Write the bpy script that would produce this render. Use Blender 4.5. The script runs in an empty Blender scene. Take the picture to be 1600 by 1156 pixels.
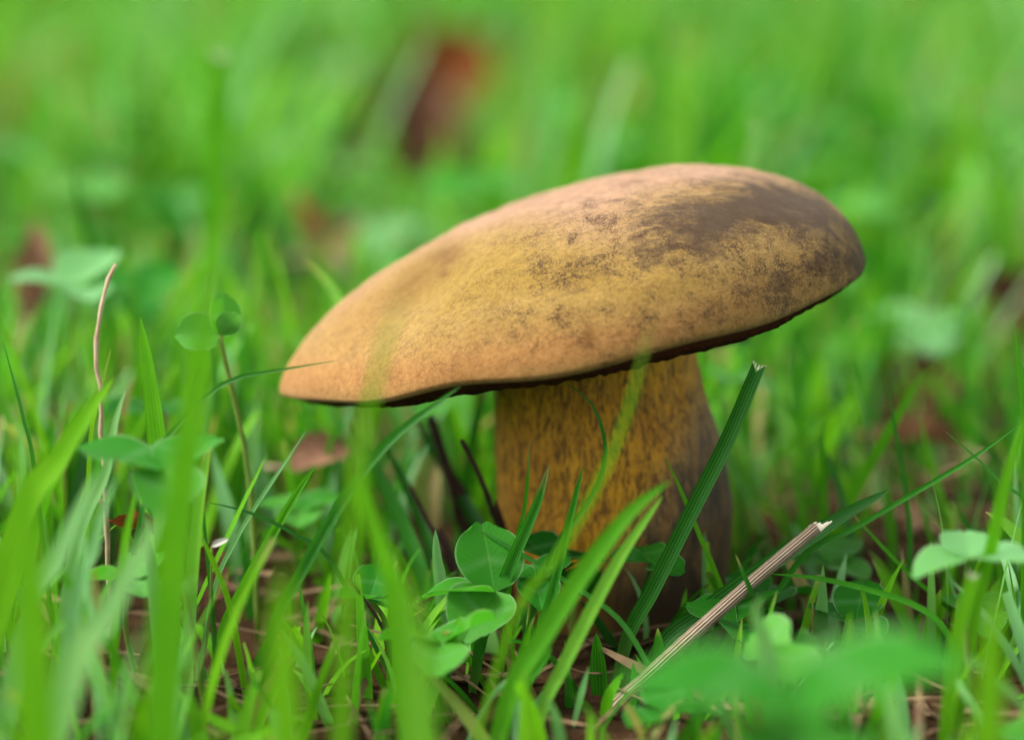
import bpy, math, random
import numpy as np
from mathutils import Vector, Matrix

S = bpy.context.scene
COL = S.collection
R = math.radians

# ------------------------------------------------------------------ camera, sky, sun, exposure
PITCH = 12.0
cam = bpy.data.cameras.new('camera')
cam.lens = 100.0; cam.sensor_width = 36.0
cam.clip_start = 0.005; cam.clip_end = 300.0
cam.dof.use_dof = True
cam.dof.focus_distance = 0.545
cam.dof.aperture_fstop = 5.6
camo = bpy.data.objects.new('camera', cam); COL.objects.link(camo)
camo.location = (0.0, -0.585 * math.cos(R(PITCH)), 0.0504 + 0.585 * math.sin(R(PITCH)))
camo.rotation_euler = (R(90 - PITCH), 0, 0)
S.camera = camo

SUN_EL, SUN_AZ = 50.0, -92.0         # azimuth from +Y (away from the camera), negative = towards -X
world = bpy.data.worlds.new('World'); S.world = world
world.use_nodes = True
wn = world.node_tree.nodes; wl = world.node_tree.links
bg = wn['Background']
sky = wn.new('ShaderNodeTexSky'); sky.sky_type = 'NISHITA'; sky.sun_disc = False
sky.sun_elevation = R(SUN_EL); sky.sun_rotation = R(SUN_AZ)
sky.air_density = 1.0; sky.dust_density = 4.0; sky.ozone_density = 1.0
hs = wn.new('ShaderNodeHueSaturation'); hs.inputs['Saturation'].default_value = 0.10   # thin cloud whitens the blue
wl.new(sky.outputs['Color'], hs.inputs['Color'])
wl.new(hs.outputs['Color'], bg.inputs['Color'])
bg.inputs['Strength'].default_value = 0.125

sun = bpy.data.lights.new('sun', 'SUN'); sun.energy = 1.5; sun.angle = R(16); sun.color = (1.0, 0.94, 0.83)
suno = bpy.data.objects.new('sun', sun); COL.objects.link(suno)
sd = Vector((math.sin(R(SUN_AZ)) * math.cos(R(SUN_EL)), math.cos(R(SUN_AZ)) * math.cos(R(SUN_EL)), math.sin(R(SUN_EL))))
suno.rotation_euler = sd.to_track_quat('Z', 'Y').to_euler()
suno.location = sd * 3

S.view_settings.view_transform = 'Standard'; S.view_settings.look = 'None'
S.view_settings.exposure = 1.88; S.view_settings.gamma = 1.0; S.view_settings.use_curve_mapping = False
S.render.engine = 'CYCLES'
cy = S.cycles
cy.use_denoising = True
cy.use_adaptive_sampling = True; cy.adaptive_threshold = 0.02
try: cy.denoiser = 'OPENIMAGEDENOISE'
except Exception: pass
cy.max_bounces = 6; cy.diffuse_bounces = 4; cy.glossy_bounces = 2; cy.transmission_bounces = 4; cy.transparent_max_bounces = 4
cy.caustics_reflective = False; cy.caustics_refractive = False

# ------------------------------------------------------------------ helpers
rng = np.random.default_rng(11)
random.seed(5)

def tag(o, label=None, cat=None, group=None, kind=None):
    if label: o['label'] = label
    if cat: o['category'] = cat
    if group: o['group'] = group
    if kind: o['kind'] = kind
    return o

def link(name, me, mat=None, parent=None):
    o = bpy.data.objects.new(name, me); COL.objects.link(o)
    if mat and me: me.materials.append(mat)
    if parent: o.parent = parent
    return o

def empty(name, loc):
    o = bpy.data.objects.new(name, None); COL.objects.link(o)
    o.location = loc; o.empty_display_size = 0.01
    return o

def mesh_np(name, V, F, attrs=None, smooth=True):
    """V (n,3) floats, F (m,k) ints, attrs {name: (n,) floats}"""
    me = bpy.data.meshes.new(name)
    V = np.ascontiguousarray(V, dtype=np.float32); F = np.ascontiguousarray(F, dtype=np.int32)
    n, m, k = len(V), len(F), F.shape[1]
    me.vertices.add(n); me.vertices.foreach_set('co', V.ravel())
    me.loops.add(m * k); me.loops.foreach_set('vertex_index', F.ravel())
    me.polygons.add(m); me.polygons.foreach_set('loop_start', np.arange(0, m * k, k, dtype=np.int32))
    try: me.polygons.foreach_set('loop_total', np.full(m, k, dtype=np.int32))
    except Exception: pass
    for a, val in (attrs or {}).items():
        at = me.attributes.new(a, 'FLOAT', 'POINT')
        at.data.foreach_set('value', np.ascontiguousarray(val, dtype=np.float32))
    me.update(calc_edges=True)
    if smooth: me.polygons.foreach_set('use_smooth', np.ones(m, dtype=bool))
    me.validate()
    return me

def grid_faces(a, b, wrap=False):
    """faces of an a x b vertex grid, wrapped along b when asked"""
    i = np.arange(a - 1)[:, None]; j = np.arange(b if wrap else b - 1)[None, :]
    jn = (j + 1) % b
    return np.stack([i * b + j, i * b + jn, (i + 1) * b + jn, (i + 1) * b + j], -1).reshape(-1, 4)

_wr = np.random.default_rng(3)
_wk = _wr.normal(size=(14, 2)); _wk /= np.linalg.norm(_wk, axis=1)[:, None]
_wp = _wr.uniform(0, 6.28, 14)
def wob(x, y, f):
    """smooth pseudo-noise in about -1..1, feature size ~ 1/f"""
    s = 0
    for i in range(14):
        s = s + np.sin((x * _wk[i, 0] + y * _wk[i, 1]) * f * 6.28 * (0.5 + 0.09 * i) + _wp[i])
    return s / 4.2

def ground_z(x, y):
    r = np.sqrt(np.asarray(x) ** 2 + np.asarray(y) ** 2)
    return (0.0022 * wob(x, y, 14) + 0.004 * wob(y, x, 4)) * np.exp(-(r / 2.2) ** 2) - 0.001

# node shorthand
class NT:
    def __init__(s, name):
        s.m = bpy.data.materials.new(name); s.m.use_nodes = True
        s.t = s.m.node_tree; s.t.nodes.clear()
        s.out = s.n('ShaderNodeOutputMaterial')
    def n(s, typ, **kw):
        nd = s.t.nodes.new(typ)
        for k, v in kw.items(): setattr(nd, k, v)
        return nd
    def l(s, a, b): s.t.links.new(a, b)
    def put(s, sock, v):
        if isinstance(v, bpy.types.NodeSocket): s.l(v, sock)
        elif isinstance(v, (tuple, list)) and len(v) == 3 and sock.type == 'RGBA': sock.default_value = (*v, 1)
        else: sock.default_value = v
    def attr(s, name): 
        return s.n('ShaderNodeAttribute', attribute_name=name).outputs['Fac']
    def math(s, op, a, b=0.0, c=None, clamp=False):
        nd = s.n('ShaderNodeMath', operation=op); nd.use_clamp = clamp
        s.put(nd.inputs[0], a); s.put(nd.inputs[1], b)
        if c is not None: s.put(nd.inputs[2], c)
        return nd.outputs[0]
    def mix(s, f, a, b, mode='MIX'):
        nd = s.n('ShaderNodeMix', data_type='RGBA', blend_type=mode)
        s.put(nd.inputs[0], f); s.put(nd.inputs[6], a); s.put(nd.inputs[7], b)
        return nd.outputs[2]
    def ramp(s, f, stops, interp='LINEAR'):
        nd = s.n('ShaderNodeValToRGB'); cr = nd.color_ramp; cr.interpolation = interp
        while len(cr.elements) < len(stops): cr.elements.new(0.5)
        for e, (p, c) in zip(cr.elements, stops):
            e.position = p
            e.color = (*c, 1) if isinstance(c, (tuple, list)) else (c, c, c, 1)
        s.put(nd.inputs[0], f)
        return nd.outputs[0]
    def coord(s, scale=(1, 1, 1)):
        tc = s.n('ShaderNodeTexCoord'); mp = s.n('ShaderNodeMapping')
        mp.inputs['Scale'].default_value = scale
        s.l(tc.outputs['Object'], mp.inputs['Vector'])
        return mp.outputs[0]
    def noise(s, vec, scale, detail=4, rough=0.55, dist=0.0):
        nd = s.n('ShaderNodeTexNoise'); nd.inputs['Scale'].default_value = scale
        nd.inputs['Detail'].default_value = detail; nd.inputs['Roughness'].default_value = rough
        nd.inputs['Distortion'].default_value = dist
        s.put(nd.inputs['Vector'], vec)
        return nd.outputs['Fac']
    def bump(s, h, strength, dist):
        nd = s.n('ShaderNodeBump'); nd.inputs['Strength'].default_value = strength; nd.inputs['Distance'].default_value = dist
        s.put(nd.inputs['Height'], h)
        return nd.outputs[0]
    def bsdf(s, col, rough, spec=0.3, normal=None, **kw):
        p = s.n('ShaderNodeBsdfPrincipled')
        s.put(p.inputs['Base Color'], col); s.put(p.inputs['Roughness'], rough)
        s.put(p.inputs['Specular IOR Level'], spec)
        if normal is not None: s.put(p.inputs['Normal'], normal)
        for k, v in kw.items(): s.put(p.inputs[k.replace('_', ' ')], v)
        return p.outputs[0]
    def done(s, sh):
        s.l(sh, s.out.inputs['Surface']); return s.m

# ------------------------------------------------------------------ materials
def leaf_shader(t, col, rough=0.42, spec=0.35, trans=0.42, boost=(1.25, 1.25, 0.8), normal=None):
    b = t.bsdf(col, rough, spec, normal)
    tr = t.n('ShaderNodeBsdfTranslucent')
    t.put(tr.inputs['Color'], t.mix(1.0, col, boost, 'MULTIPLY'))
    mx = t.n('ShaderNodeMixShader'); mx.inputs[0].default_value = trans
    t.l(b, mx.inputs[1]); t.l(tr.outputs[0], mx.inputs[2])
    return mx.outputs[0]

def mat_grass():
    t = NT('grass')
    rnd, al, ac = t.attr('rnd'), t.attr('along'), t.attr('across')
    col = t.ramp(rnd, [(0.0, (0.008, 0.085, 0.006)), (0.25, (0.018, 0.165, 0.003)), (0.5, (0.066, 0.272, 0.002)),
                       (0.72, (0.115, 0.330, 0.003)), (0.82, (0.115, 0.320, 0.105)), (0.90, (0.130, 0.310, 0.016)), (0.95, (0.17, 0.20, 0.05)), (1.0, (0.22, 0.15, 0.07))])  # pale blue-green stop holds the sky's sheen as blade colour
    # pale base of the blade, drying tip on some
    col = t.mix(t.math('MULTIPLY', t.ramp(al, [(0.0, 1.0), (0.16, 0.0)]), 0.5), col, (0.13, 0.20, 0.04))
    tipf = t.math('MULTIPLY', t.ramp(al, [(0.86, 0.0), (1.0, 1.0)]), t.ramp(t.math('FRACT', t.math('MULTIPLY', rnd, 37.0)), [(0.55, 0.0), (0.8, 0.75)]))
    col = t.mix(tipf, col, (0.26, 0.22, 0.09))
    # midrib and veins
    vein = t.math('SINE', t.math('MULTIPLY', ac, 16.0))
    vein = t.ramp(vein, [(0.70, 0.0), (1.0, 1.0)])
    col = t.mix(t.math('MULTIPLY', vein, 0.50), col, t.mix(0.55, col, (0.22, 0.36, 0.16)))
    vec = t.coord()
    blot = t.noise(vec, 160, 3)
    col = t.mix(t.ramp(blot, [(0.35, 0.0), (0.75, 0.55)]), col, t.mix(1.0, col, (1.5, 1.25, 1.3), 'MULTIPLY'))
    nrm = t.bump(vein, 0.25, 0.0002)
    gloss = t.ramp(rnd, [(0.0, 0.30), (0.28, 0.09), (0.74, 0.06), (0.81, 0.45), (0.86, 0.45), (0.91, 0.06)])
    return t.done(leaf_shader(t, col, 0.42, gloss, 0.46, normal=nrm))

def mat_clover():
    t = NT('clover_leaf')
    rnd, al, ac = t.attr('rnd'), t.attr('along'), t.attr('across')
    col = t.ramp(rnd, [(0.0, (0.010, 0.105, 0.008)), (0.4, (0.022, 0.180, 0.010)), (0.7, (0.058, 0.255, 0.016)), (1.0, (0.13, 0.33, 0.12))])
    aa = t.math('ABSOLUTE', ac)
    # pale chevron across the leaflet
    chev = t.math('SUBTRACT', t.math('ADD', al, t.math('MULTIPLY', aa, 0.16)), 0.46)
    chev = t.ramp(t.math('ABSOLUTE', chev), [(0.0, 1.0), (0.10, 0.0)])
    nz = t.noise(t.coord(), 260, 4)
    col = t.mix(t.math('MULTIPLY', t.math('MULTIPLY', chev, nz), 0.55), col, (0.13, 0.30, 0.11))
    # fine side veins
    v = t.math('SINE', t.math('MULTIPLY', t.math('SUBTRACT', al, t.math('MULTIPLY', aa, 0.35)), 75.0))
    v = t.ramp(v, [(0.6, 0.0), (1.0, 1.0)])
    mid = t.ramp(aa, [(0.0, 1.0), (0.07, 0.0)])
    vv = t.math('MAXIMUM', t.math('MULTIPLY', v, 0.35), mid)
    col = t.mix(t.math('MULTIPLY', vv, 0.30), col, (0.11, 0.28, 0.06))
    edge = t.ramp(aa, [(0.93, 0.0), (1.0, 0.7)])
    col = t.mix(edge, col, (0.25, 0.40, 0.20))
    return t.done(leaf_shader(t, col, 0.55, t.ramp(rnd, [(0.3, 0.06), (0.9, 0.35)]), 0.46, normal=t.bump(t.math('ADD', vv, nz), 0.4, 0.0002)))

def mat_plain(name, c1, c2, scale, rough=0.7, bump=0.3, stretch=(1, 1, 1), trans=0.0, bd=0.0003):
    t = NT(name)
    n = t.noise(t.coord(stretch), scale, 6, 0.6)
    col = t.mix(t.ramp(n, [(0.3, 0.0), (0.7, 1.0)]), c1, c2)
    nr = t.bump(n, bump, bd)
    if trans: return t.done(leaf_shader(t, col, rough, 0.06, trans, (1.1, 1.0, 0.8), nr))
    return t.done(t.bsdf(col, rough, 0.25, nr))

def mat_soil():
    t = NT('soil')
    v = t.coord()
    n1 = t.noise(v, 55, 8, 0.65); n2 = t.noise(v, 420, 5, 0.6)
    col = t.mix(t.ramp(n1, [(0.35, 0.0), (0.65, 1.0)]), (0.012, 0.0065, 0.003), (0.048, 0.026, 0.012))
    col = t.mix(t.ramp(n2, [(0.55, 0.0), (0.75, 0.6)]), col, (0.09, 0.06, 0.035))
    # beyond the built lawn the turf reads as one green surface
    tc = t.n('ShaderNodeTexCoord'); ln = t.n('ShaderNodeVectorMath', operation='LENGTH')
    t.l(tc.outputs['Object'], ln.inputs[0])
    gn = t.noise(v, 9, 8, 0.7)
    g = t.mix(t.ramp(gn, [(0.3, 0.0), (0.7, 1.0)]), (0.022, 0.085, 0.006), (0.085, 0.20, 0.02))
    col = t.mix(t.ramp(t.math('DIVIDE', ln.outputs['Value'], 6.0), [(0.34, 0.0), (0.5, 1.0)]), col, g)
    return t.done(t.bsdf(col, 0.95, 0.02, t.bump(t.math('ADD', n1, t.math('MULTIPLY', n2, 0.3)), 0.8, 0.003)))

def mat_cap():
    t = NT('cap_skin')
    v = t.coord()
    A = t.attr
    fine = t.noise(v, 2600, 4, 0.75); mid = t.noise(v, 420, 8, 0.72, 0.3); big = t.noise(v, 95, 8, 0.68, 0.5)
    streak = t.noise(t.coord((0.35, 1.2, 1.6)), 330, 7, 0.7, 0.6)
    clus = t.ramp(t.noise(v, 210, 7, 0.72, 0.4), [(0.40, 0.0), (0.66, 1.0)])
    speck = t.ramp(t.math('ADD', t.noise(v, 2300, 6, 0.8), t.math('MULTIPLY', t.math('SUBTRACT', clus, 0.4), 0.13)), [(0.47, 0.0), (0.62, 1.0)])
    col = t.mix(t.ramp(big, [(0.32, 0.0), (0.68, 1.0)]), (0.165, 0.098, 0.021), (0.207, 0.132, 0.042))
    col = t.mix(t.math('MULTIPLY', A('orange'), t.ramp(mid, [(0.2, 0.7), (0.8, 1.0)])), col, (0.218, 0.104, 0.030))
    col = t.mix(t.math('MULTIPLY', A('olive'), 0.8), col, (0.160, 0.100, 0.012))
    col = t.mix(t.math('MULTIPLY', A('pink'), 0.9), col, (0.228, 0.134, 0.078))
    # brown bruised and weathered patches, broken up by the mottled skin
    d = t.math('ADD', A('dark'), t.math('MULTIPLY', t.math('SUBTRACT', streak, 0.5), 1.9))
    d = t.math('ADD', d, t.math('MULTIPLY', t.math('SUBTRACT', big, 0.5), 2.0))
    d = t.math('ADD', d, t.math('MULTIPLY', t.math('SUBTRACT', speck, 0.5), 0.30))
    dm = t.ramp(d, [(0.28, 0.0), (0.55, 0.55), (0.95, 1.0)])
    dm = t.math('MULTIPLY', dm, t.ramp(A('dark'), [(0.03, 0.0), (0.20, 1.0)]))
    col = t.mix(t.math('MULTIPLY', dm, 0.90), col, (0.026, 0.0145, 0.007))
    # suede speckle
    sp = t.math('MULTIPLY', speck, t.math('ADD', 0.24, t.math('MULTIPLY', A('speck'), t.math('ADD', 0.15, t.math('MULTIPLY', clus, 0.75)))))
    col = t.mix(sp, col, (0.038, 0.018, 0.007))
    col = t.mix(t.math('MULTIPLY', t.ramp(fine, [(0.5, 0.0), (0.7, 1.0)]), 0.40), col, t.mix(1.0, col, (1.55, 1.6, 1.8), 'MULTIPLY'))
    grain = t.noise(t.coord((0.8, 1.0, 1.2)), 1000, 5, 0.7, 0.3)
    col = t.mix(0.85, col, t.mix(1.0, col, t.ramp(grain, [(0.32, (0.66, 0.60, 0.50)), (0.5, (1.0, 1.0, 1.0)), (0.68, (1.22, 1.24, 1.30))]), 'MULTIPLY'))
    # shade of the dent painted brown into the skin, plus small bruises
    col = t.mix(t.math('MULTIPLY', A('dent_shade_bruise'), t.ramp(mid, [(0.3, 0.45), (0.6, 1.0)])), col, (0.085, 0.036, 0.006))
    h = t.math('ADD', t.math('ADD', t.math('MULTIPLY', fine, 0.45), t.math('MULTIPLY', mid, 0.6)), t.math('MULTIPLY', grain, 0.4))
    return t.done(t.bsdf(col, 0.85, 0.12, t.bump(h, 0.6, 0.0006), Sheen_Weight=0.04, Sheen_Roughness=0.5,
                         Subsurface_Weight=0.0))

def mat_stem():
    t = NT('stem_skin')
    tc = t.n('ShaderNodeTexCoord')
    st = t.coord((1, 1, 0.11)); st2 = t.coord((1, 1, 0.20)); v = t.coord()
    A = t.attr
    fib = t.noise(st, 620, 7, 0.75, 0.3); dots = t.noise(st2, 1350, 6, 0.78, 0.9); big = t.noise(v, 60, 5, 0.6)
    col = t.mix(t.ramp(big, [(0.3, 0.0), (0.7, 1.0)]), (0.42, 0.175, 0.003), (0.58, 0.285, 0.010))
    col = t.mix(t.math('MULTIPLY', A('tan'), t.ramp(fib, [(0.3, 0.6), (0.6, 1.0)])), col, (0.19, 0.125, 0.055))
    col = t.mix(t.ramp(fib, [(0.58, 0.0), (0.75, 0.6)]), col, (0.36, 0.21, 0.035))
    dd = t.math('ADD', dots, t.math('MULTIPLY', A('net'), 0.10))
    col = t.mix(t.math('MULTIPLY', t.ramp(dd, [(0.56, 0.0), (0.66, 1.0)]), 0.85), col, (0.045, 0.013, 0.003))
    col = t.mix(t.ramp(fib, [(0.34, 0.85), (0.47, 0.0)]), col, (0.13, 0.045, 0.004))
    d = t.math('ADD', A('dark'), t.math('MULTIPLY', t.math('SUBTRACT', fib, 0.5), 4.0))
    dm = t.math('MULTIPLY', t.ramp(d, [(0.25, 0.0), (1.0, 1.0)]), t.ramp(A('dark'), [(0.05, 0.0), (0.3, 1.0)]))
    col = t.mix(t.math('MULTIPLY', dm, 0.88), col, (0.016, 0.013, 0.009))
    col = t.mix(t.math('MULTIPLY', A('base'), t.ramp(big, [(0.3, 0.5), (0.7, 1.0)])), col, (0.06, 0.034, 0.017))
    h = t.math('ADD', fib, t.math('MULTIPLY', dots, 0.6))
    return t.done(t.bsdf(col, 0.6, 0.3, t.bump(h, 0.7, 0.0007), Subsurface_Weight=0.08, Subsurface_Radius=(0.6, 0.3, 0.1), Subsurface_Scale=0.003))

def mat_pores():
    t = NT('pore_skin')
    v = t.coord()
    vo = t.n('ShaderNodeTexVoronoi'); vo.inputs['Scale'].default_value = 1300; t.l(v, vo.inputs['Vector'])
    n = t.noise(v, 160, 4)
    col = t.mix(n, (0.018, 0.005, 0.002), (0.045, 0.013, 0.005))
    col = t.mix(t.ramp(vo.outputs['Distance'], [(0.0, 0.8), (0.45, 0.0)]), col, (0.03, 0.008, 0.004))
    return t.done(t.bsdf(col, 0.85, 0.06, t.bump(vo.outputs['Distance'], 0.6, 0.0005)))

def mat_straw():
    t = NT('dry_straw')
    ac, al = t.attr('across'), t.attr('along')
    s = t.math('SINE', t.math('MULTIPLY', ac, 44.0))
    n = t.noise(t.coord(), 400, 5)
    col = t.mix(t.ramp(t.math('MULTIPLY_ADD', s, 0.5, 0.5), [(0.12, 0.0), (0.5, 1.0)]), (0.06, 0.032, 0.018), (0.42, 0.31, 0.22))
    col = t.mix(t.ramp(n, [(0.45, 0.0), (0.75, 0.5)]), col, (0.40, 0.32, 0.25))
    return t.done(t.bsdf(col, 0.65, 0.25, t.bump(s, 0.9, 0.0003)))

def mat_dead_leaf(name, c1, c2):
    t = NT(name)
    n = t.noise(t.coord(), 130, 6, 0.65)
    aa = t.math('ABSOLUTE', t.attr('across')); al = t.attr('along')
    col = t.mix(t.ramp(n, [(0.3, 0.0), (0.7, 1.0)]), c1, c2)
    v = t.math('SINE', t.math('MULTIPLY', t.math('SUBTRACT', al, t.math('MULTIPLY', aa, 0.3)), 48.0))
    vv = t.math('MAXIMUM', t.ramp(v, [(0.8, 0.0), (1.0, 0.5)]), t.ramp(aa, [(0.0, 1.0), (0.06, 0.0)]))
    col = t.mix(t.math('MULTIPLY', vv, 0.5), col, (0.05, 0.02, 0.01))
    return t.done(leaf_shader(t, col, 0.8, 0.06, 0.25, (1.05, 0.95, 0.75), t.bump(n, 0.4, 0.0006)))

M = dict(grass=mat_grass(), clover=mat_clover(), soil=mat_soil(), cap=mat_cap(), stem=mat_stem(), pores=mat_pores(), straw=mat_straw(),
         stalk=mat_plain('green_stalk', (0.09, 0.20, 0.02), (0.20, 0.26, 0.06), 120, 0.5, 0.2, trans=0.2),
         litter=mat_plain('dead_grass', (0.035, 0.020, 0.010), (0.20, 0.135, 0.075), 90, 0.8, 0.3, trans=0.15),
         brown=mat_plain('brown_dead_stalk', (0.012, 0.006, 0.005), (0.05, 0.022, 0.014), 300, 0.75, 0.4, (1, 1, 0.2)),
         white=mat_plain('dry_husk', (0.30, 0.29, 0.27), (0.45, 0.43, 0.40), 500, 0.6, 0.2, trans=0.2),
         cutend=mat_plain('bleached_cut_end', (0.45, 0.40, 0.28), (0.75, 0.70, 0.58), 900, 0.8, 0.3),
         twig=mat_plain('dry_pale_stem', (0.17, 0.105, 0.055), (0.42, 0.32, 0.21), 500, 0.75, 0.4, (1, 1, 0.3)),
         leaf_rust=mat_dead_leaf('rusty_dead_leaf', (0.07, 0.024, 0.009), (0.21, 0.065, 0.014)),
         leaf_tan=mat_dead_leaf('tan_dead_leaf', (0.10, 0.048, 0.028), (0.24, 0.135, 0.08)),
         leaf_dark=mat_dead_leaf('dark_dead_leaf', (0.03, 0.014, 0.008), (0.10, 0.046, 0.024)))

# ------------------------------------------------------------------ ground
def build_ground():
    k = np.linspace(-1, 1, 221)
    c = np.sinh(k * 6.2) / np.sinh(6.2) * 60
    X, Y = np.meshgrid(c, c + 0.0, indexing='ij')
    Z = ground_z(X, Y)
    rr = np.hypot(X - STEM_BASE[0], Y - STEM_BASE[1])
    V = np.stack([X, Y, Z], -1).reshape(-1, 3)
    o = link('ground', mesh_np('ground', V, grid_faces(221, 221)[:, ::-1]), M['soil'])
    tag(o, 'dark brown crumbly soil under the grass', 'ground', kind='structure')

# ------------------------------------------------------------------ mushroom
STEM_BASE = (0.0228, 0.004)
STEM_TOP = (0.0168, 0.002)
CAP_C = Vector((0.0122, 0.002, 0.0596))          # centre of the rim
CAP_A, CAP_B = 0.0607, 0.0575
CAP_TILT = 12.5
CAP_ROT = Matrix.Rotation(-R(CAP_TILT), 3, 'Y') @ Matrix.Rotation(-R(2.6), 3, 'X')
CAP_INV = np.array(CAP_ROT.inverted())

def cap_outline(th):
    c, s = np.cos(th), np.sin(th)
    r = 1 + 0.012 * np.sin(3 * th + 0.6) + 0.010 * np.sin(5 * th + 2.0) + 0.004 * np.sin(11 * th)
    r = r * (1 + 0.036 * np.exp(-((th - np.pi) / 0.22) ** 2))
    h = 0.0018 * np.exp(-((th - 4.30) / 0.24) ** 2) - 0.0005 * np.exp(-((th - 3.62) / 0.22) ** 2) + 0.0005 * np.sin(4 * th + 1.0) - 0.0012 * np.exp(-((th - np.pi) / 0.45) ** 2) + 0.0003 * np.sin(9 * th)
    s = s * (1 - 0.40 * np.clip(-c, 0, 1) ** 3)        # the low side runs out to a blunt beak
    return r * CAP_A * c, r * CAP_B * s, h

def cap_profile(rho, th):
    """height of the skin above the rim plane"""
    c = np.cos(th)
    right = 0.5 + 0.5 * c
    p = 2.0 + 1.0 * right; q = 0.68 - 0.19 * right
    H = 0.0262 + 0.0010 * c * np.sin(np.clip(rho * 1.4, 0, 1) * 1.5708)
    return H * np.power(np.clip(1 - np.power(rho, p), 0, 1), q)

def build_cap(parent):
    NT_, NR = 320, 150
    th = np.linspace(0, 2 * np.pi, NT_, endpoint=False)[None, :]
    # rings crowd towards the rim where the skin turns over
    rho = (1 - (1 - np.linspace(0, 1, NR)) ** 1.9)[:, None]
    ox, oy, oh = cap_outline(th)
    X = rho * ox; Y = rho * oy
    Z = cap_profile(rho, th) + oh * rho ** 3
    # high point leans towards the uphill side
    Z = Z + 0.0012 * np.exp(-((X - 0.018) / 0.022) ** 2 - ((Y + 0.002) / 0.035) ** 2)
    # hollows and gentle swells of the skin
    vis = Z + 0.20 * Y                     # height as it shows on the flank
    Z = Z - 0.0034 * np.exp(-(((X + 0.027) + (vis - 0.0135) * -0.5) / 0.0085) ** 2 - ((vis - 0.0130) / 0.0050) ** 2) * (Y < 0.02)
    Z = Z - 0.0012 * np.exp(-((X + 0.040) / 0.010) ** 2 - ((vis - 0.004) / 0.004) ** 2) * (Y < 0)
    Z = Z - 0.0012 * np.exp(-((X + 0.005) / 0.022) ** 2 - ((vis - 0.006) / 0.0035) ** 2) * (Y < 0)
    Z = Z - 0.0007 * np.exp(-((X - 0.047) / 0.006) ** 2 - ((vis - 0.012) / 0.008) ** 2)
    Z = Z + 0.00022 * wob(X, Y, 40) * np.sqrt(np.clip(1 - rho ** 6, 0, 1)) + 0.00012 * wob(Y, X, 140) * np.clip(1 - rho ** 8, 0, 1)
    # in-rolled lip below the rim, then the flesh underneath
    lips = [(0.992, -0.0007), (0.978, -0.0011), (0.958, -0.0010), (0.90, 0.0004), (0.55, 0.0022), (0.05, 0.0030)]
    XL = np.concatenate([X] + [f * ox for f, _ in lips]); YL = np.concatenate([Y] + [f * oy for f, _ in lips])
    ZL = np.concatenate([Z] + [oh * f ** 3 + d + 0 * ox for f, d in lips])
    V = np.stack([XL, YL, ZL], -1).reshape(-1, 3)
    n = XL.shape[0]
    F = grid_faces(n, NT_, True)
    # close the crown with a fan of quads onto the centre
    x, y, z = V[:, 0], V[:, 1], V[:, 2]
    u = x / CAP_A; w = (z + 0.20 * y) / 0.0285
    def g(cu, cw, su, sw, ang=0.0):
        a = R(ang); du, dw = (u - cu), (w - cw) * 0.47
        p = du * math.cos(a) + dw * math.sin(a); q = -du * math.sin(a) + dw * math.cos(a)
        return np.exp(-(p / su) ** 2 - (q / (sw * 0.47)) ** 2)
    at = {}
    at['dark'] = 0.95 * g(0.622, 0.491, 0.302, 0.221, -6.5) + 0.85 * g(0.446, 0.291, 0.184, 0.194, 7.5) + 0.70 * g(0.809, 0.378, 0.151, 0.207, -42.5) + 0.70 * g(1.005, 0.026, 0.086, 0.323, -12.5) + 0.62 * g(0.715, -0.096, 0.324, 0.166, 9.5) + 0.48 * g(0.035, 0.274, 0.130, 0.230, -12.5) + 0.22 * g(0.256, 0.593, 0.173, 0.184, -12.5) + 0.36 * g(0.959, 0.331, 0.130, 0.101, -52.5) + 0.30 * g(0.437, 0.838, 0.238, 0.065, -12.5)
    at['orange'] = 1.00 * g(-0.620, -0.171, 0.475, 0.166, -12.5) + 0.90 * g(-0.116, -0.221, 0.324, 0.166, -4.5) + 0.70 * g(0.277, -0.266, 0.302, 0.147, 1.5) + 0.50 * g(-0.931, 0.024, 0.130, 0.230, -12.5) + 0.35 * g(-0.704, 0.294, 0.130, 0.276, -12.5) + 0.40 * g(0.669, -0.121, 0.259, 0.138, 7.5)
    at['olive'] = 0.80 * g(-0.093, 0.429, 0.324, 0.323, -2.5) + 0.50 * g(0.247, 0.079, 0.346, 0.230, -2.5) + 0.50 * g(-0.385, 0.379, 0.194, 0.276, 7.5)
    at['pink'] = 1.00 * g(0.174, 0.868, 0.410, 0.194, -0.5) + 0.80 * g(0.549, 0.856, 0.389, 0.120, -12.5) + 0.80 * g(-0.245, 0.878, 0.346, 0.101, 7.5) + 0.60 * g(-0.671, 0.609, 0.281, 0.115, 27.5) + 0.50 * g(0.167, 0.588, 0.173, 0.230, -12.5)
    at['speck'] = 1.00 * g(0.128, 0.419, 0.259, 0.461, -12.5) + 0.90 * g(0.470, 0.304, 0.432, 0.369, -12.5) + 0.70 * g(0.214, -0.236, 0.410, 0.276, -0.5) + 0.90 * g(0.793, 0.009, 0.259, 0.323, -12.5) + 0.25 * g(-0.428, -0.026, 0.475, 0.276, -12.5) + 0.60 * g(-0.083, 0.094, 0.173, 0.276, -12.5)
    at['dent_shade_bruise'] = 0.90 * g(-0.341, 0.632, 0.060, 0.111, 27.5) + 0.60 * g(-0.486, 0.474, 0.130, 0.138, 32.5) + 1.00 * g(0.067, -0.204, 0.017, 0.083, -12.5) + 0.70 * g(-0.357, 0.483, 0.019, 0.028, -12.5) + 0.50 * g(-0.574, -0.160, 0.030, 0.041, -12.5) + 0.50 * g(-0.205, 0.161, 0.011, 0.018, -12.5) + 0.40 * g(0.055, 0.146, 0.022, 0.041, -12.5)  # first two blobs paint the dent's shade, the small ones are bruises
    at = {k: np.clip(v_, 0, 1.2) for k, v_ in at.items()}
    me = mesh_np('cap', V, F, at)
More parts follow.
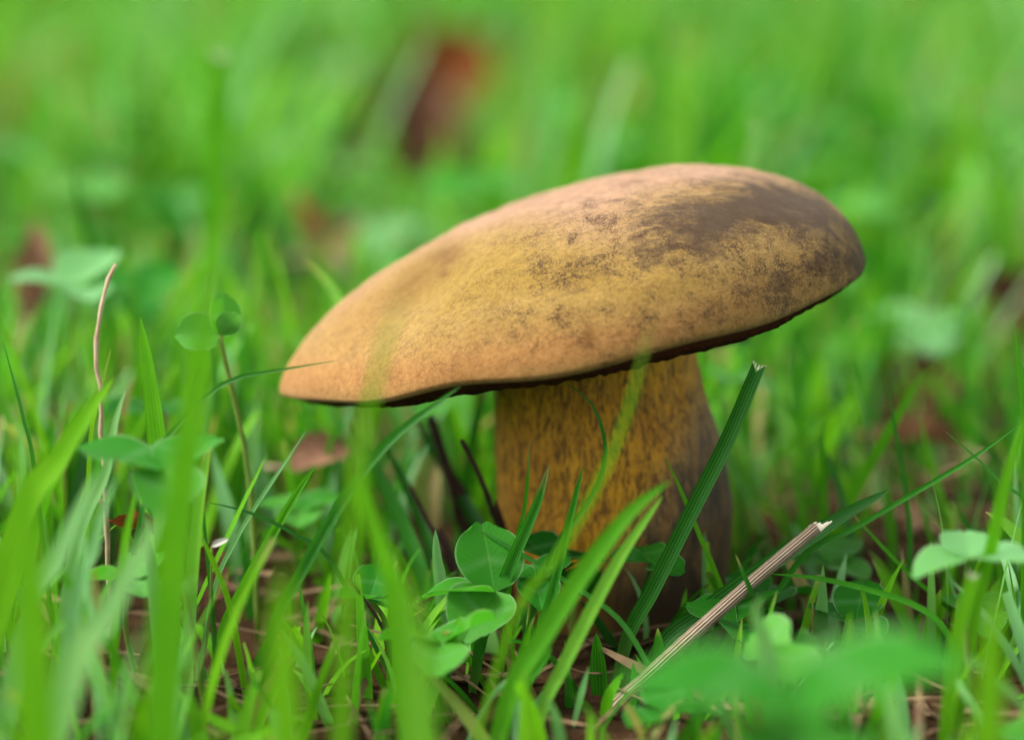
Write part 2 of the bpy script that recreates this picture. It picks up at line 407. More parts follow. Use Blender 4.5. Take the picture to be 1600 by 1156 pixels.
    o = link('cap', me, M['cap'], parent)
    o.matrix_local = Matrix.Translation(CAP_C - parent.location) @ CAP_ROT.to_4x4()
    # pore layer hanging under the lip, ragged at its edge
    prof = [(0.966, -0.0004), (0.960, -0.0013), (0.950, -0.0019), (0.925, -0.0026), (0.86, -0.0034), (0.70, -0.0040), (0.50, -0.0040), (0.36, -0.0030), (0.30, 0.0010)]
    rr = np.random.default_rng(8)
    jag = rr.normal(0, 0.00017, (1, NT_)) + 0.00022 * np.sin(7 * th + 1) * np.sin(3 * th) - 0.0006 * np.exp(-((th - 5.25) / 0.45) ** 2)
    XX = np.concatenate([f * ox for f, _ in prof]); YY = np.concatenate([f * oy for f, _ in prof])
    ZZ = np.concatenate([oh * f ** 3 + d + jag * (0 if i in (0, 8) else 1) + rr.normal(0, 0.00012, (1, NT_)) for i, (f, d) in enumerate(prof)])
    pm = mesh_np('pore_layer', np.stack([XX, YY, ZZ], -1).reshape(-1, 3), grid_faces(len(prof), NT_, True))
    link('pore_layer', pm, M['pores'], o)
    return o

def stem_axis(f):
    """f 0 at the ground .. 1 at the cap"""
    x = STEM_BASE[0] + (STEM_TOP[0] - STEM_BASE[0]) * f + 0.0010 * np.sin(3.1 * f)
    y = STEM_BASE[1] + (STEM_TOP[1] - STEM_BASE[1]) * f
    r = np.interp(f, [-0.1, 0.0, 0.15, 0.40, 0.65, 0.85, 1.0, 1.2], [0.0205, 0.0215, 0.0228, 0.0241, 0.0232, 0.0215, 0.0209, 0.0212])
    return x, y, r

def build_stem(parent):
    NZ, N = 110, 160
    f = np.linspace(-0.10, 1.15, NZ)[:, None]; th = np.linspace(0, 2 * np.pi, N, endpoint=False)[None, :]
    ax, ay, r = stem_axis(f)
    rr = r * (1 + 0.020 * np.sin(2 * th + 1 + f) + 0.012 * np.sin(5 * th + 3 * f) + 0.006 * np.sin(17 * th + 2 * np.sin(4 * f)) + 0.004 * np.sin(29 * th + f))
    X = ax + rr * np.cos(th); Y = ay + rr * np.sin(th); Z = f * 0.052 + 0 * th
    cu = np.cos(th) + 0 * f                # -1 at the yellow side .. 1 at the bruised side
    ff = f + 0 * th
    at = {}
    line = 0.92 - 0.62 * (1 - np.clip((cu + 0.25) / 1.15, 0, 1))
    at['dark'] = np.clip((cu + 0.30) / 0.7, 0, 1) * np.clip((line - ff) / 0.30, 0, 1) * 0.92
    at['tan'] = np.clip((cu + 0.55) / 0.7, 0, 1) * np.clip((line + 0.05 - ff) / 0.2, 0, 1)
    at['net'] = np.clip(1.15 - np.abs(ff - 0.55) * 1.5, 0, 1) + 0.4 * np.clip((ff - 0.7) / 0.2, 0, 1)
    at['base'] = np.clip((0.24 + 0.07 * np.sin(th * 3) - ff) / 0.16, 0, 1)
    V = np.stack([X, Y, Z], -1).reshape(-1, 3) - np.array(parent.location)
    o = link('stem', mesh_np('stem', V, grid_faces(NZ, N, True), {k: v.ravel() for k, v in at.items()}), M['stem'], parent)
    return o

def inside_mushroom(P, pad=0.0015):
    """P (...,3) -> bool where a point lies within the cap or the stem"""
    L = (P - np.array(CAP_C)) @ CAP_INV.T
    rad = np.hypot(L[..., 0] / (CAP_A + pad), L[..., 1] / (CAP_B + pad))
    cap = (rad < 1.0) & (L[..., 2] > -0.008) & (L[..., 2] < 0.030)
    ax, ay, r = stem_axis(P[..., 2] / 0.052)
    st = (np.hypot(P[..., 0] - ax, P[..., 1] - ay) < r + pad) & (P[..., 2] < 0.06)
    return cap | st

def build_mushroom():
    root = empty('mushroom', (STEM_BASE[0], STEM_BASE[1], 0))
    tag(root, 'large bolete mushroom with tilted tan cap and thick yellow stem', 'mushroom')
    build_cap(root); build_stem(root)

# ------------------------------------------------------------------ single blades
def catmull(P, n):
    P = np.asarray(P, float)
    d = np.concatenate([[0], np.cumsum(np.linalg.norm(np.diff(P, axis=0), axis=1))])
    t = np.linspace(0, d[-1], n)
    Q = np.vstack([2 * P[0] - P[1], P, 2 * P[-1] - P[-2]])
    out = []
    for tt in t:
        i = min(max(np.searchsorted(d, tt, side='right') - 1, 0), len(P) - 2)
        u = (tt - d[i]) / max(d[i + 1] - d[i], 1e-9)
        a, b, c, e = Q[i], Q[i + 1], Q[i + 2], Q[i + 3]
        out.append(0.5 * ((2 * b) + (c - a) * u + (2 * a - 5 * b + 4 * c - e) * u * u + (3 * b - a - 3 * c + e) * u ** 3))
    return np.array(out)

def frames(C, face, twist0=0.0, twist1=0.0):
    T = np.gradient(C, axis=0); T /= np.linalg.norm(T, axis=1)[:, None]
    f = np.asarray(face, float)
    Nn = f - (T @ f)[:, None] * T
    Nn /= np.linalg.norm(Nn, axis=1)[:, None]
    Sd = np.cross(T, Nn)
    a = np.radians(np.linspace(twist0, twist1, len(C)))[:, None]
    return T, Sd * np.cos(a) + Nn * np.sin(a), Nn * np.cos(a) - Sd * np.sin(a)

def blade_mesh(name, pts, width, tip='point', face=(0, -1, 0.35), fold=0.30, rnd=0.4, twist=(0, 0), n=22, wmin=0.35):
    """pts run from the root to the tip, metres; five vertices across, folded along the midrib"""
    C = catmull(pts, n)
    T, Sd, Nn = frames(C, face, *twist)
    t = np.linspace(0, 1, n)
    if tip == 'cut': w = np.interp(t, [0, 0.25, 0.7, 1], [0.7, 1, 1, 0.86])
    elif tip == 'thin': w = np.interp(t, [0, 0.3, 0.8, 1], [0.9, 1, 0.75, 0.12])
    else: w = np.interp(t, [0, 0.2, 0.45, 0.7, 0.88, 0.96, 1], [max(wmin, 0.6), 0.92, 1, 0.9, 0.58, 0.28, 0.03])
    w = w * width / 2
    acr = np.array([-1, -0.5, 0, 0.5, 1.0])
    lift = np.array([1, 0.42, 0, 0.42, 1.0]) * fold
    V = C[:, None, :] + Sd[:, None, :] * (acr[None, :, None] * w[:, None, None]) + Nn[:, None, :] * (lift[None, :, None] * w[:, None, None])
    if tip == 'cut':                                   # uneven bite of the mower
        V[-1] += T[-1][None, :] * (np.array([0.5, -0.1, -0.75, 0.15, 0.7])[:, None] * w[-1])
    at = dict(rnd=np.full(n * 5, rnd), along=np.repeat(t if tip != 'cut' else t * 0.85, 5), across=np.tile(acr, n))
    return mesh_np(name, V.reshape(-1, 3), grid_faces(n, 5), at), C, T, Sd, w

def tube_mesh(name, pts, r0, r1, n=18, k=8, knob=None, across=False):
    C = catmull(pts, n)
    if knob and knob > 0.08: C = C + np.random.default_rng(6).normal(0, r0 * 0.28, C.shape)
    T, Sd, Nn = frames(C, (0.21, -0.93, 0.31))
    th = np.linspace(0, 2 * np.pi, k, endpoint=False)
    rad = np.linspace(r0, r1, n)
    if knob is not None: rad = rad * (1 + knob * np.random.default_rng(4).normal(0, 1, n))
    V = C[:, None, :] + rad[:, None, None] * (np.cos(th)[None, :, None] * Sd[:, None, :] + np.sin(th)[None, :, None] * Nn[:, None, :])
    F = grid_faces(n, k, True)
    V = V.reshape(-1, 3)
    # end caps as collapsed rings
    V = np.vstack([V, np.repeat(C[:1], k, 0), np.repeat(C[-1:], k, 0)])
    a = np.arange(k); b = (a + 1) % k
    F = np.vstack([F, np.stack([a + n * k, b + n * k, b, a], -1), np.stack([(n - 1) * k + a, (n - 1) * k + b, (n + 1) * k + b, (n + 1) * k + a], -1)])
    al = np.concatenate([np.repeat(np.linspace(0, 1, n), k), np.zeros(k), np.ones(k)])
    ac = np.tile(np.abs(th / np.pi - 1), n + 2)
    return mesh_np(name, V, F, dict(along=al, across=ac, rnd=np.full(len(V), 0.5))), C

CM = 0.01
# (name, label, category, group, points root..tip in cm, width mm, tip, rnd, fold, twist)
HUSK = ((-5.62, -5.80, 2.90), (-6.03, -5.50, -0.30))
HEROES = [
    ('grass_blade', 'broad dark green blade with white mown tip slanting beside the stem', 'grass blade', 'single grass blades near the mushroom',
     [(2.04, -4.28, -0.30), (2.26, -4.30, 0.72), (2.72, -4.35, 1.64), (3.44, -4.40, 3.19), (4.09, -4.45, 4.59), (4.66, -4.50, 6.05)], 3.04, 'cut', 0.10, 0.45, (0, 0)),
    ('grass_blade', 'dark green pointed blade rising over the lower stem beside the clover leaf', 'grass blade', 'single grass blades near the mushroom',
     [(-0.77, -4.85, -0.30), (-0.55, -4.90, 0.97), (-0.34, -4.95, 1.50), (0.06, -5.00, 2.53), (0.46, -5.05, 3.49), (0.71, -5.10, 4.32)], 2.52, 'point', 0.16, 0.50, (0, 0)),
    ('grass_blade', 'slender upright blade with a dry tip crossing the lower stem', 'grass blade', 'single grass blades near the mushroom',
     [(0.30, -5.51, -0.30), (0.34, -5.50, 0.13), (0.51, -5.45, 0.95), (0.82, -5.40, 2.14), (1.12, -5.35, 3.44), (1.34, -5.30, 4.33)], 1.79, 'point', 0.22, 0.50, (0, 0)),
    ('grass_blade', 'broad soft green blade arching across the foot of the stem', 'grass blade', 'single grass blades near the mushroom',
     [(-0.43, -9.69, -0.30), (0.00, -9.50, 1.35), (0.56, -9.25, 2.26), (1.29, -9.00, 3.36), (2.08, -8.75, 4.34), (2.78, -8.50, 4.84)], 3.66, 'point', 0.42, 0.25, (0, 0)),
    ('grass_blade', 'pale blade lying behind the broad one at the foot of the stem', 'grass blade', 'single grass blades near the mushroom',
     [(0.39, -8.14, -0.30), (0.58, -8.00, 0.54), (0.93, -7.75, 1.19), (1.46, -7.50, 2.21), (2.04, -7.25, 3.22), (2.74, -7.00, 4.18)], 2.52, 'point', 0.74, 0.25, (0, 0)),
    ('grass_blade', 'thin wiry blade with a pale tip running level past the clover', 'grass blade', 'single grass blades near the mushroom',
     [(2.85, -6.02, -0.30), (2.72, -5.90, 0.26), (2.42, -5.62, 0.82), (1.94, -5.34, 1.43), (0.98, -5.06, 2.04), (0.00, -4.78, 2.57), (-0.75, -4.50, 2.94)], 1.08, 'thin', 0.14, 0.30, (0, 0)),
    ('grass_blade', 'thin dark blade hooking down from under the cap over the stem', 'grass blade', 'single grass blades near the mushroom',
     [(-0.01, -4.63, -0.30), (0.74, -4.60, 2.35), (1.29, -4.58, 3.17), (1.69, -4.56, 3.92), (1.77, -4.54, 4.61), (1.52, -4.52, 5.33), (1.02, -4.50, 5.75)], 1.09, 'thin', 0.12, 0.40, (0, 0)),
    ('grass_blade', 'hazy yellowish blade standing up across the cap rim', 'grass blade', 'single grass blades near the mushroom',
     [(-0.94, -11.25, -0.30), (0.00, -11.50, 3.19), (0.74, -11.70, 4.36), (1.42, -11.90, 5.67), (1.82, -12.10, 6.74), (2.10, -12.30, 7.84), (2.25, -12.50, 8.62)], 1.04, 'point', 0.62, 0.20, (0, 0)),
    ('grass_blade', 'blurred green blade reaching up over the cap flank', 'grass blade', 'single grass blades near the mushroom',
     [(-0.89, -14.54, -0.30), (-1.58, -15.00, 4.36), (-1.96, -15.25, 5.46), (-2.28, -15.50, 6.53), (-2.18, -15.75, 7.58), (-1.99, -16.00, 8.42), (-1.78, -16.25, 9.15), (-1.56, -16.50, 9.65)], 1.81, 'point', 0.55, 0.15, (0, 0)),
    ('grass_blade', 'dark glossy blade curving up to touch the cap rim', 'grass blade', 'single grass blades near the mushroom',
     [(-4.85, -5.97, -0.30), (-4.44, -6.00, 1.50), (-4.01, -6.03, 2.32), (-3.39, -6.07, 3.45), (-2.84, -6.10, 4.31), (-2.24, -6.13, 5.02), (-1.55, -6.17, 5.60), (-0.95, -6.20, 6.05)], 2.23, 'point', 0.12, 0.40, (0, 0)),
    ('grass_blade', 'fine dark blade pointing level onto the cap margin', 'grass blade', 'single grass blades near the mushroom',
     [(-7.75, -5.85, -0.30), (-6.77, -5.50, 4.22), (-6.45, -5.38, 4.87), (-6.12, -5.27, 5.28), (-5.70, -5.15, 5.64), (-5.23, -5.03, 5.94), (-4.33, -4.92, 6.09), (-3.35, -4.80, 6.23)], 1.08, 'thin', 0.10, 0.40, (0, 0)),
    ('grass_blade', 'slim thread of a blade rising behind the clover at the stem foot', 'grass blade', 'single grass blades near the mushroom',
     [(-0.22, -4.00, -0.30), (0.00, -4.00, 2.06), (0.25, -4.00, 3.21), (0.34, -4.00, 4.48)], 0.98, 'thin', 0.35, 0.30, (0, 0)),
    ('grass_blade', 'short curled blade tip rising from soil under the clover', 'grass blade', 'single grass blades near the mushroom',
     [(-0.16, -7.80, -0.30), (0.17, -7.80, 0.78), (0.49, -7.80, 1.21), (0.72, -7.80, 1.57)], 2.27, 'point', 0.30, 0.40, (0, 0)),
    ('grass_blade', 'thin olive blade leaning over the bruised lower stem', 'grass blade', 'single grass blades near the mushroom',
     [(4.39, -3.50, -0.30), (4.21, -3.50, 1.00), (4.02, -3.50, 1.65), (3.69, -3.50, 2.43), (3.31, -3.50, 3.34), (2.99, -3.50, 4.04)], 1.11, 'thin', 0.50, 0.30, (0, 0)),
    ('grass_blade', 'fine yellow green blade drooping below the wide clover', 'grass blade', 'single grass blades near the mushroom',
     [(0.06, -5.90, -0.30), (0.04, -5.90, 0.47), (0.00, -5.90, 1.10), (-0.14, -5.90, 1.66)], 0.83, 'thin', 0.72, 0.30, (0, 0)),
    ('grass_blade', 'pale upright blade behind the clover leaf', 'grass blade', 'single grass blades near the mushroom',
     [(-1.26, -4.50, -0.30), (-1.36, -4.50, 1.62), (-1.44, -4.50, 2.32), (-1.47, -4.50, 2.87)], 2.67, 'point', 0.82, 0.30, (0, 0)),
    ('grass_blade', 'dark blade in the shade under the cap, leaning from the stem', 'grass blade', 'single grass blades near the mushroom',
     [(-0.08, -0.46, -0.30), (-0.40, 0.00, 1.06), (-0.87, 0.67, 1.84), (-1.49, 1.33, 2.79), (-2.19, 2.00, 3.75)], 2.95, 'point', 0.05, 0.30, (0, 0)),
    ('grass_blade', 'deep green blade under the cap beside the brown dead stalk', 'grass blade', 'single grass blades near the mushroom',
     [(-1.35, -1.65, -0.30), (-1.70, -1.00, 1.61), (-2.12, -0.25, 2.50), (-2.67, 0.50, 3.41)], 2.36, 'point', 0.15, 0.30, (0, 0)),
    ('grass_blade', 'broad shaded blade under the low edge of the cap', 'grass blade', 'single grass blades near the mushroom',
     [(-1.58, -1.86, -0.30), (-1.82, -1.50, 1.07), (-2.16, -1.00, 1.88), (-2.76, -0.50, 2.97), (-3.37, 0.00, 3.93)], 3.12, 'point', 0.20, 0.30, (0, 0)),
    ('grass_blade', 'light green blade seen between the cap and the dark stalks', 'grass blade', 'single grass blades near the mushroom',
     [(-0.49, 4.74, -0.30), (-0.55, 5.00, 0.99), (-0.65, 5.50, 2.06), (-0.80, 6.00, 3.06)], 2.89, 'point', 0.60, 0.30, (0, 0)),
    ('grass_blade', 'narrow blade leaning to the stem under the cap', 'grass blade', 'single grass blades near the mushroom',
     [(-0.78, 1.82, -0.30), (-0.86, 2.00, 0.63), (-1.00, 2.33, 1.40), (-1.18, 2.67, 2.46), (-1.32, 3.00, 3.52)], 1.65, 'thin', 0.45, 0.30, (0, 0)),
    ('grass_blade', 'stout tapering blade standing beside the dry stem', 'grass blade', 'single grass blades near the mushroom',
     [(-6.38, -5.75, -0.30), (-6.55, -5.50, 3.73), (-6.66, -5.33, 4.92), (-6.80, -5.17, 6.11), (-6.95, -5.00, 7.11)], 4.06, 'point', 0.50, 0.30, (0, 0)),
    ('grass_blade', 'thin dark blade standing near the wide bright slanting blade', 'grass blade', 'single grass blades near the mushroom',
     [(-8.63, -5.30, -0.30), (-9.02, -5.00, 4.10), (-9.24, -4.83, 5.18), (-9.43, -4.67, 5.88), (-9.62, -4.50, 6.53)], 0.97, 'thin', 0.14, 0.30, (0, 0)),
    ('grass_blade', 'wide bright blade lying on a slant below the dry stem', 'grass blade', 'single grass blades near the mushroom',
     [(-9.85, -9.06, -0.30), (-8.73, -8.50, 4.04), (-8.07, -8.17, 5.13), (-7.52, -7.83, 5.98), (-7.12, -7.50, 6.49)], 4.98, 'point', 0.66, 0.20, (0, 0)),
    ('grass_blade', 'short blade tip catching light against the dry stem', 'grass blade', 'single grass blades near the mushroom',
     [(-8.27, -5.24, -0.30), (-7.97, -5.10, 4.37), (-7.83, -5.03, 5.35), (-7.66, -4.97, 6.01), (-7.54, -4.90, 6.46)], 1.08, 'thin', 0.70, 0.30, (0, 0)),
    ('grass_blade', 'pale bluish blade standing up behind the wide bright blade', 'grass blade', 'single grass blades near the mushroom',
     [(-8.68, -6.61, -0.30), (-8.07, -6.30, 3.08), (-7.54, -6.03, 4.36), (-7.37, -5.77, 5.27), (-7.20, -5.50, 5.84)], 2.36, 'point', 0.84, 0.25, (0, 0)),
    ('grass_blade', 'large bright blurred blade rising like a post', 'grass blade', 'single grass blades near the mushroom',
     [(-5.56, -15.00, -0.30), (-5.42, -15.00, 3.12), (-5.33, -15.00, 4.16), (-5.17, -15.00, 5.49), (-4.99, -15.00, 6.81), (-4.72, -15.00, 8.41), (-4.53, -15.00, 9.74)], 5.44, 'point', 0.52, 0.12, (0, 0)),
    ('grass_blade', 'pale blue green blade leaning in a blurred streak', 'grass blade', 'single grass blades near the mushroom',
     [(-7.72, -15.85, -0.30), (-6.86, -15.00, 3.33), (-6.36, -14.50, 4.21), (-5.90, -14.00, 5.01), (-5.57, -13.50, 5.60)], 4.55, 'point', 0.85, 0.15, (0, 0)),
    ('grass_blade', 'pale blue green blade bent towards the small clover', 'grass blade', 'single grass blades near the mushroom',
     [(-8.90, -12.05, -0.30), (-8.15, -11.50, 3.19), (-7.69, -11.17, 4.09), (-7.33, -10.83, 4.89), (-7.04, -10.50, 5.53)], 3.61, 'point', 0.84, 0.20, (0, 0)),
    ('grass_blade', 'pale pointed blade with a brown dry tip', 'grass blade', 'single grass blades near the mushroom',
     [(-8.07, -10.33, -0.30), (-7.51, -10.00, 3.19), (-7.24, -9.83, 3.94), (-7.08, -9.67, 4.59), (-6.83, -9.50, 5.20)], 2.62, 'point', 0.82, 0.30, (0, 0)),
    ('grass_blade', 'upright sharp blade slanting away from the thatch', 'grass blade', 'single grass blades near the mushroom',
     [(-5.83, -4.50, -0.30), (-5.56, -4.50, 0.91), (-5.18, -4.50, 1.69), (-4.73, -4.50, 2.52), (-4.23, -4.50, 3.40), (-3.75, -4.50, 4.15)], 2.06, 'point', 0.38, 0.50, (0, 0)),
    ('grass_blade', 'long thin pale blade slanting beside the white husk', 'grass blade', 'single grass blades near the mushroom',
     [(-6.08, -5.08, -0.30), (-5.68, -5.00, 1.83), (-5.30, -4.92, 2.70), (-4.87, -4.85, 3.43), (-4.37, -4.78, 4.17), (-3.91, -4.70, 4.85)], 0.96, 'thin', 0.82, 0.30, (0, 0)),
    ('grass_blade', 'dark thin blade lying level across the sharp one', 'grass blade', 'single grass blades near the mushroom',
     [(-2.23, -4.66, -0.30), (-3.43, -4.80, 2.28), (-4.08, -4.88, 2.84), (-4.74, -4.95, 3.23), (-5.28, -5.03, 3.44), (-5.74, -5.10, 3.56)], 0.96, 'thin', 0.06, 0.30, (0, 0)),
    ('grass_blade', 'thin upright dark blade beside the white husk', 'grass blade', 'single grass blades near the mushroom',
     [(-5.62, -5.50, -0.30), (-5.66, -5.50, 1.35), (-5.73, -5.50, 2.48), (-5.81, -5.50, 3.48), (-5.86, -5.50, 4.22)], 0.95, 'thin', 0.10, 0.30, (0, 0)),
    ('grass_blade', 'yellow green stemlike blade next to the white husk', 'grass blade', 'single grass blades near the mushroom',
     [(-4.99, -5.90, -0.30), (-5.29, -5.90, 1.72), (-5.63, -5.90, 2.72), (-5.91, -5.90, 3.34)], 1.30, 'thin', 0.70, 0.30, (0, 0)),
    ('grass_blade', 'folded glossy blade leaning over the dark soil', 'grass blade', 'single grass blades near the mushroom',
     [(-4.77, -4.90, -0.30), (-4.61, -4.90, 0.78), (-4.41, -4.90, 1.36), (-4.10, -4.90, 1.99), (-3.91, -4.90, 2.44)], 1.44, 'point', 0.14, 0.50, (0, 0)),
    ('grass_blade', 'blurred bright blade growing close by the thatch', 'grass blade', 'single grass blades near the mushroom',
     [(-2.67, -16.50, -0.30), (-2.54, -16.50, 3.62), (-2.49, -16.50, 4.42), (-2.42, -16.50, 5.61), (-2.34, -16.50, 6.79), (-2.25, -16.50, 7.95)], 2.44, 'point', 0.62, 0.10, (0, 0)),
    ('grass_blade', 'broad blurred blade bending under the cap', 'grass blade', 'single grass blades near the mushroom',
     [(-1.62, -12.00, -0.30), (-1.93, -12.00, 3.45), (-2.11, -12.00, 4.44), (-2.36, -12.00, 5.31), (-2.56, -12.00, 6.29)], 3.12, 'point', 0.50, 0.20, (0, 0)),
    ('grass_blade', 'very wide out of focus blade low among the thatch', 'grass blade', 'single grass blades near the mushroom',
     [(-6.78, -18.50, -0.30), (-6.80, -18.50, 4.29), (-6.81, -18.50, 5.81), (-6.86, -18.50, 6.93), (-6.98, -18.50, 7.95)], 6.23, 'point', 0.60, 0.10, (0, 0)),
    ('grass_blade', 'out of focus yellowish blade low in the turf', 'grass blade', 'single grass blades near the mushroom',
     [(-3.15, -19.00, -0.30), (-3.20, -19.00, 4.46), (-3.22, -19.00, 5.58), (-3.12, -19.00, 6.32)], 5.28, 'point', 0.66, 0.10, (0, 0)),
    ('grass_blade', 'glowing yellow green blade close by the wide clover', 'grass blade', 'single grass blades near the mushroom',
     [(-1.19, -20.00, -0.30), (-1.27, -20.00, 4.70), (-1.31, -20.00, 5.70), (-1.39, -20.00, 6.43)], 3.94, 'point', 0.74, 0.10, (0, 0)),
    ('grass_blade', 'dark wide blade lying beneath the straw', 'grass blade', 'single grass blades near the mushroom',
     [(2.46, -4.68, -0.30), (2.96, -4.60, 0.69), (3.71, -4.48, 1.23), (4.81, -4.36, 2.03), (5.80, -4.24, 2.70), (6.60, -4.12, 3.18), (7.31, -4.00, 3.54)], 3.65, 'point', 0.06, 0.30, (0, 0)),
    ('grass_blade', 'long thin blade reaching diagonally beyond the straw', 'grass blade', 'single grass blades near the mushroom',
     [(4.12, -4.20, -0.30), (5.57, -4.20, 2.18), (6.54, -4.20, 2.78), (7.63, -4.20, 3.45), (8.84, -4.20, 4.21), (9.85, -4.20, 4.97)], 1.22, 'thin', 0.20, 0.30, (0, 0)),
    ('grass_blade', 'thin sharp blade crossing the long diagonal one', 'grass blade', 'single grass blades near the mushroom',
     [(11.27, -5.42, -0.30), (9.90, -5.00, 3.25), (9.36, -4.83, 3.81), (8.82, -4.67, 4.33), (8.25, -4.50, 4.80)], 0.84, 'thin', 0.14, 0.30, (0, 0)),
    ('grass_blade', 'level blade stretching from the straw over the round clover', 'grass blade', 'single grass blades near the mushroom',
     [(8.90, -5.78, -0.30), (8.25, -5.50, 1.10), (7.67, -5.25, 1.58), (6.65, -5.00, 1.86), (5.76, -4.75, 1.99), (4.99, -4.50, 1.99)], 1.32, 'thin', 0.30, 0.30, (0, 0)),
    ('grass_blade', 'thin blade falling past the pale clover', 'grass blade', 'single grass blades near the mushroom',
     [(9.29, -3.59, -0.30), (8.81, -3.50, 0.76), (7.93, -3.33, 1.54), (7.31, -3.17, 2.14), (6.68, -3.00, 2.82)], 0.99, 'thin', 0.35, 0.30, (0, 0)),
    ('grass_blade', 'fine upright blade beyond the straw', 'grass blade', 'single grass blades near the mushroom',
     [(7.94, -1.50, -0.30), (7.96, -1.50, 0.26), (8.08, -1.50, 1.61), (7.96, -1.50, 2.82), (7.73, -1.50, 4.02), (7.55, -1.50, 5.04)], 1.15, 'thin', 0.14, 0.30, (0, 0)),
    ('grass_blade', 'dull upright blade with brown tip beyond the straw', 'grass blade', 'single grass blades near the mushroom',
     [(9.63, 2.00, -0.30), (9.53, 2.00, 0.63), (9.29, 2.00, 1.63), (8.98, 2.00, 2.62), (8.71, 2.00, 3.61)], 1.36, 'thin', 0.50, 0.30, (0, 0)),
    ('grass_blade', 'upright tapering blade with pale point near the pale clover', 'grass blade', 'single grass blades near the mushroom',
     [(9.82, -5.00, -0.30), (9.72, -5.00, 3.85), (9.64, -5.00, 5.22), (9.51, -5.00, 6.20), (9.35, -5.00, 7.06)], 1.44, 'point', 0.36, 0.30, (0, 0)),
    ('grass_blade', 'bright stiff blade rising over the pale clover', 'grass blade', 'single grass blades near the mushroom',
     [(7.94, -8.50, -0.30), (8.22, -8.50, 2.39), (8.47, -8.50, 3.45), (8.61, -8.50, 4.28), (8.80, -8.50, 5.21), (9.08, -8.50, 6.13)], 2.47, 'point', 0.55, 0.30, (0, 0)),
    ('grass_blade', 'blurred green stalk standing below the pale clover', 'grass blade', 'single grass blades near the mushroom',
     [(7.52, -10.00, -0.30), (7.62, -10.00, 1.62), (7.75, -10.00, 2.73), (7.94, -10.00, 3.53)], 2.39, 'cut', 0.60, 0.30, (0, 0)),
    ('grass_blade', 'small dark blade tip poking up over the straw', 'grass blade', 'single grass blades near the mushroom',
     [(4.93, -5.06, -0.30), (4.68, -5.30, 1.42), (4.47, -5.50, 2.04), (4.31, -5.70, 2.44), (4.18, -5.90, 2.78)], 1.19, 'point', 0.05, 0.30, (0, 0)),
    ('grass_blade', 'dark bent blade standing in the shade past the stem', 'grass blade', 'single grass blades near the mushroom',
     [(7.39, 0.77, -0.30), (7.26, 1.00, 0.91), (7.08, 1.33, 1.67), (6.90, 1.67, 2.35), (6.57, 2.00, 3.05)], 1.89, 'point', 0.10, 0.30, (0, 0)),
    ('grass_blade', 'dusky upright blade rising close to the bruised stem', 'grass blade', 'single grass blades near the mushroom',
     [(5.25, 3.82, -0.30), (5.04, 4.00, 1.55), (4.76, 4.25, 2.65), (4.55, 4.50, 3.76)], 1.41, 'thin', 0.20, 0.30, (0, 0)),
    ('grass_blade', 'thin bright blade beneath the high edge of the cap', 'grass blade', 'single grass blades near the mushroom',
     [(7.04, 4.57, -0.30), (6.66, 5.00, 1.89), (6.22, 5.50, 2.95), (5.81, 6.00, 4.03)], 1.44, 'thin', 0.45, 0.30, (0, 0)),
    ('grass_blade', 'pale blurred blade below the straw tip', 'grass blade', 'single grass blades near the mushroom',
     [(4.69, -11.00, -0.30), (4.35, -11.00, 2.36), (4.12, -11.00, 3.15), (4.22, -11.00, 3.49)], 3.19, 'point', 0.80, 0.15, (0, 0)),
    ('grass_blade', 'yellowish wide blurred blade beside the pale clover', 'grass blade', 'single grass blades near the mushroom',
     [(7.04, -17.00, -0.30), (7.07, -17.00, 3.69), (7.08, -17.00, 4.68), (7.14, -17.00, 5.51)], 4.63, 'point', 0.68, 0.10, (0, 0)),
    ('grass_blade', 'blue green blade with a pale mown tip peeping over the cap crown', 'grass blade', 'single grass blades near the mushroom',
     [(5.36, 12.00, -0.30), (5.53, 12.00, 5.04), (5.63, 12.00, 6.48), (5.80, 12.00, 7.75), (5.93, 12.00, 8.53)], 2.39, 'cut', 0.86, 0.30, (0, 0)),
    ('grass_blade', 'blue green blade arching behind the low cap edge', 'grass blade', 'single grass blades near the mushroom',
     [(-3.02, 5.82, -0.30), (-3.64, 5.00, 4.82), (-3.89, 4.67, 5.73), (-4.22, 4.33, 6.27), (-4.57, 4.00, 6.66)], 2.41, 'point', 0.86, 0.30, (0, 0)),
    ('grass_blade', 'tall broad blurred blade with a pale mown tip behind the low cap edge', 'grass blade', 'single grass blades near the mushroom',
     [(-8.13, 16.00, -0.30), (-8.04, 16.00, 1.95), (-7.86, 16.00, 4.17), (-7.72, 16.00, 6.03), (-7.61, 16.00, 8.03), (-7.49, 16.00, 9.88)], 5.73, 'cut', 0.45, 0.20, (0, 0)),
    ('grass_blade', 'dark slanting blade behind the dry stem', 'grass blade', 'single grass blades near the mushroom',
     [(-9.25, 10.00, -0.30), (-9.67, 10.00, 4.14), (-9.94, 10.00, 5.39), (-10.24, 10.00, 6.63), (-10.48, 10.00, 7.84)], 3.09, 'point', 0.12, 0.30, (0, 0)),
    ('grass_blade', 'blurred blade standing straight behind the high cap edge', 'grass blade', 'single grass blades near the mushroom',
     [(9.96, 16.00, -0.30), (9.97, 16.00, 0.40), (10.01, 16.00, 1.95), (10.05, 16.00, 3.49)], 3.71, 'point', 0.30, 0.30, (0, 0)),
    ('grass_blade', 'tall blurred yellow green blade far behind the high cap edge', 'grass blade', 'single grass blades near the mushroom',
     [(11.42, 26.00, -0.30), (11.10, 26.00, 3.16), (10.66, 26.00, 5.26), (10.14, 26.00, 7.16)], 4.98, 'point', 0.35, 0.30, (0, 0)),
    ('grass_blade', 'broad blue green blade slanting far behind the crown', 'grass blade', 'single grass blades near the mushroom',
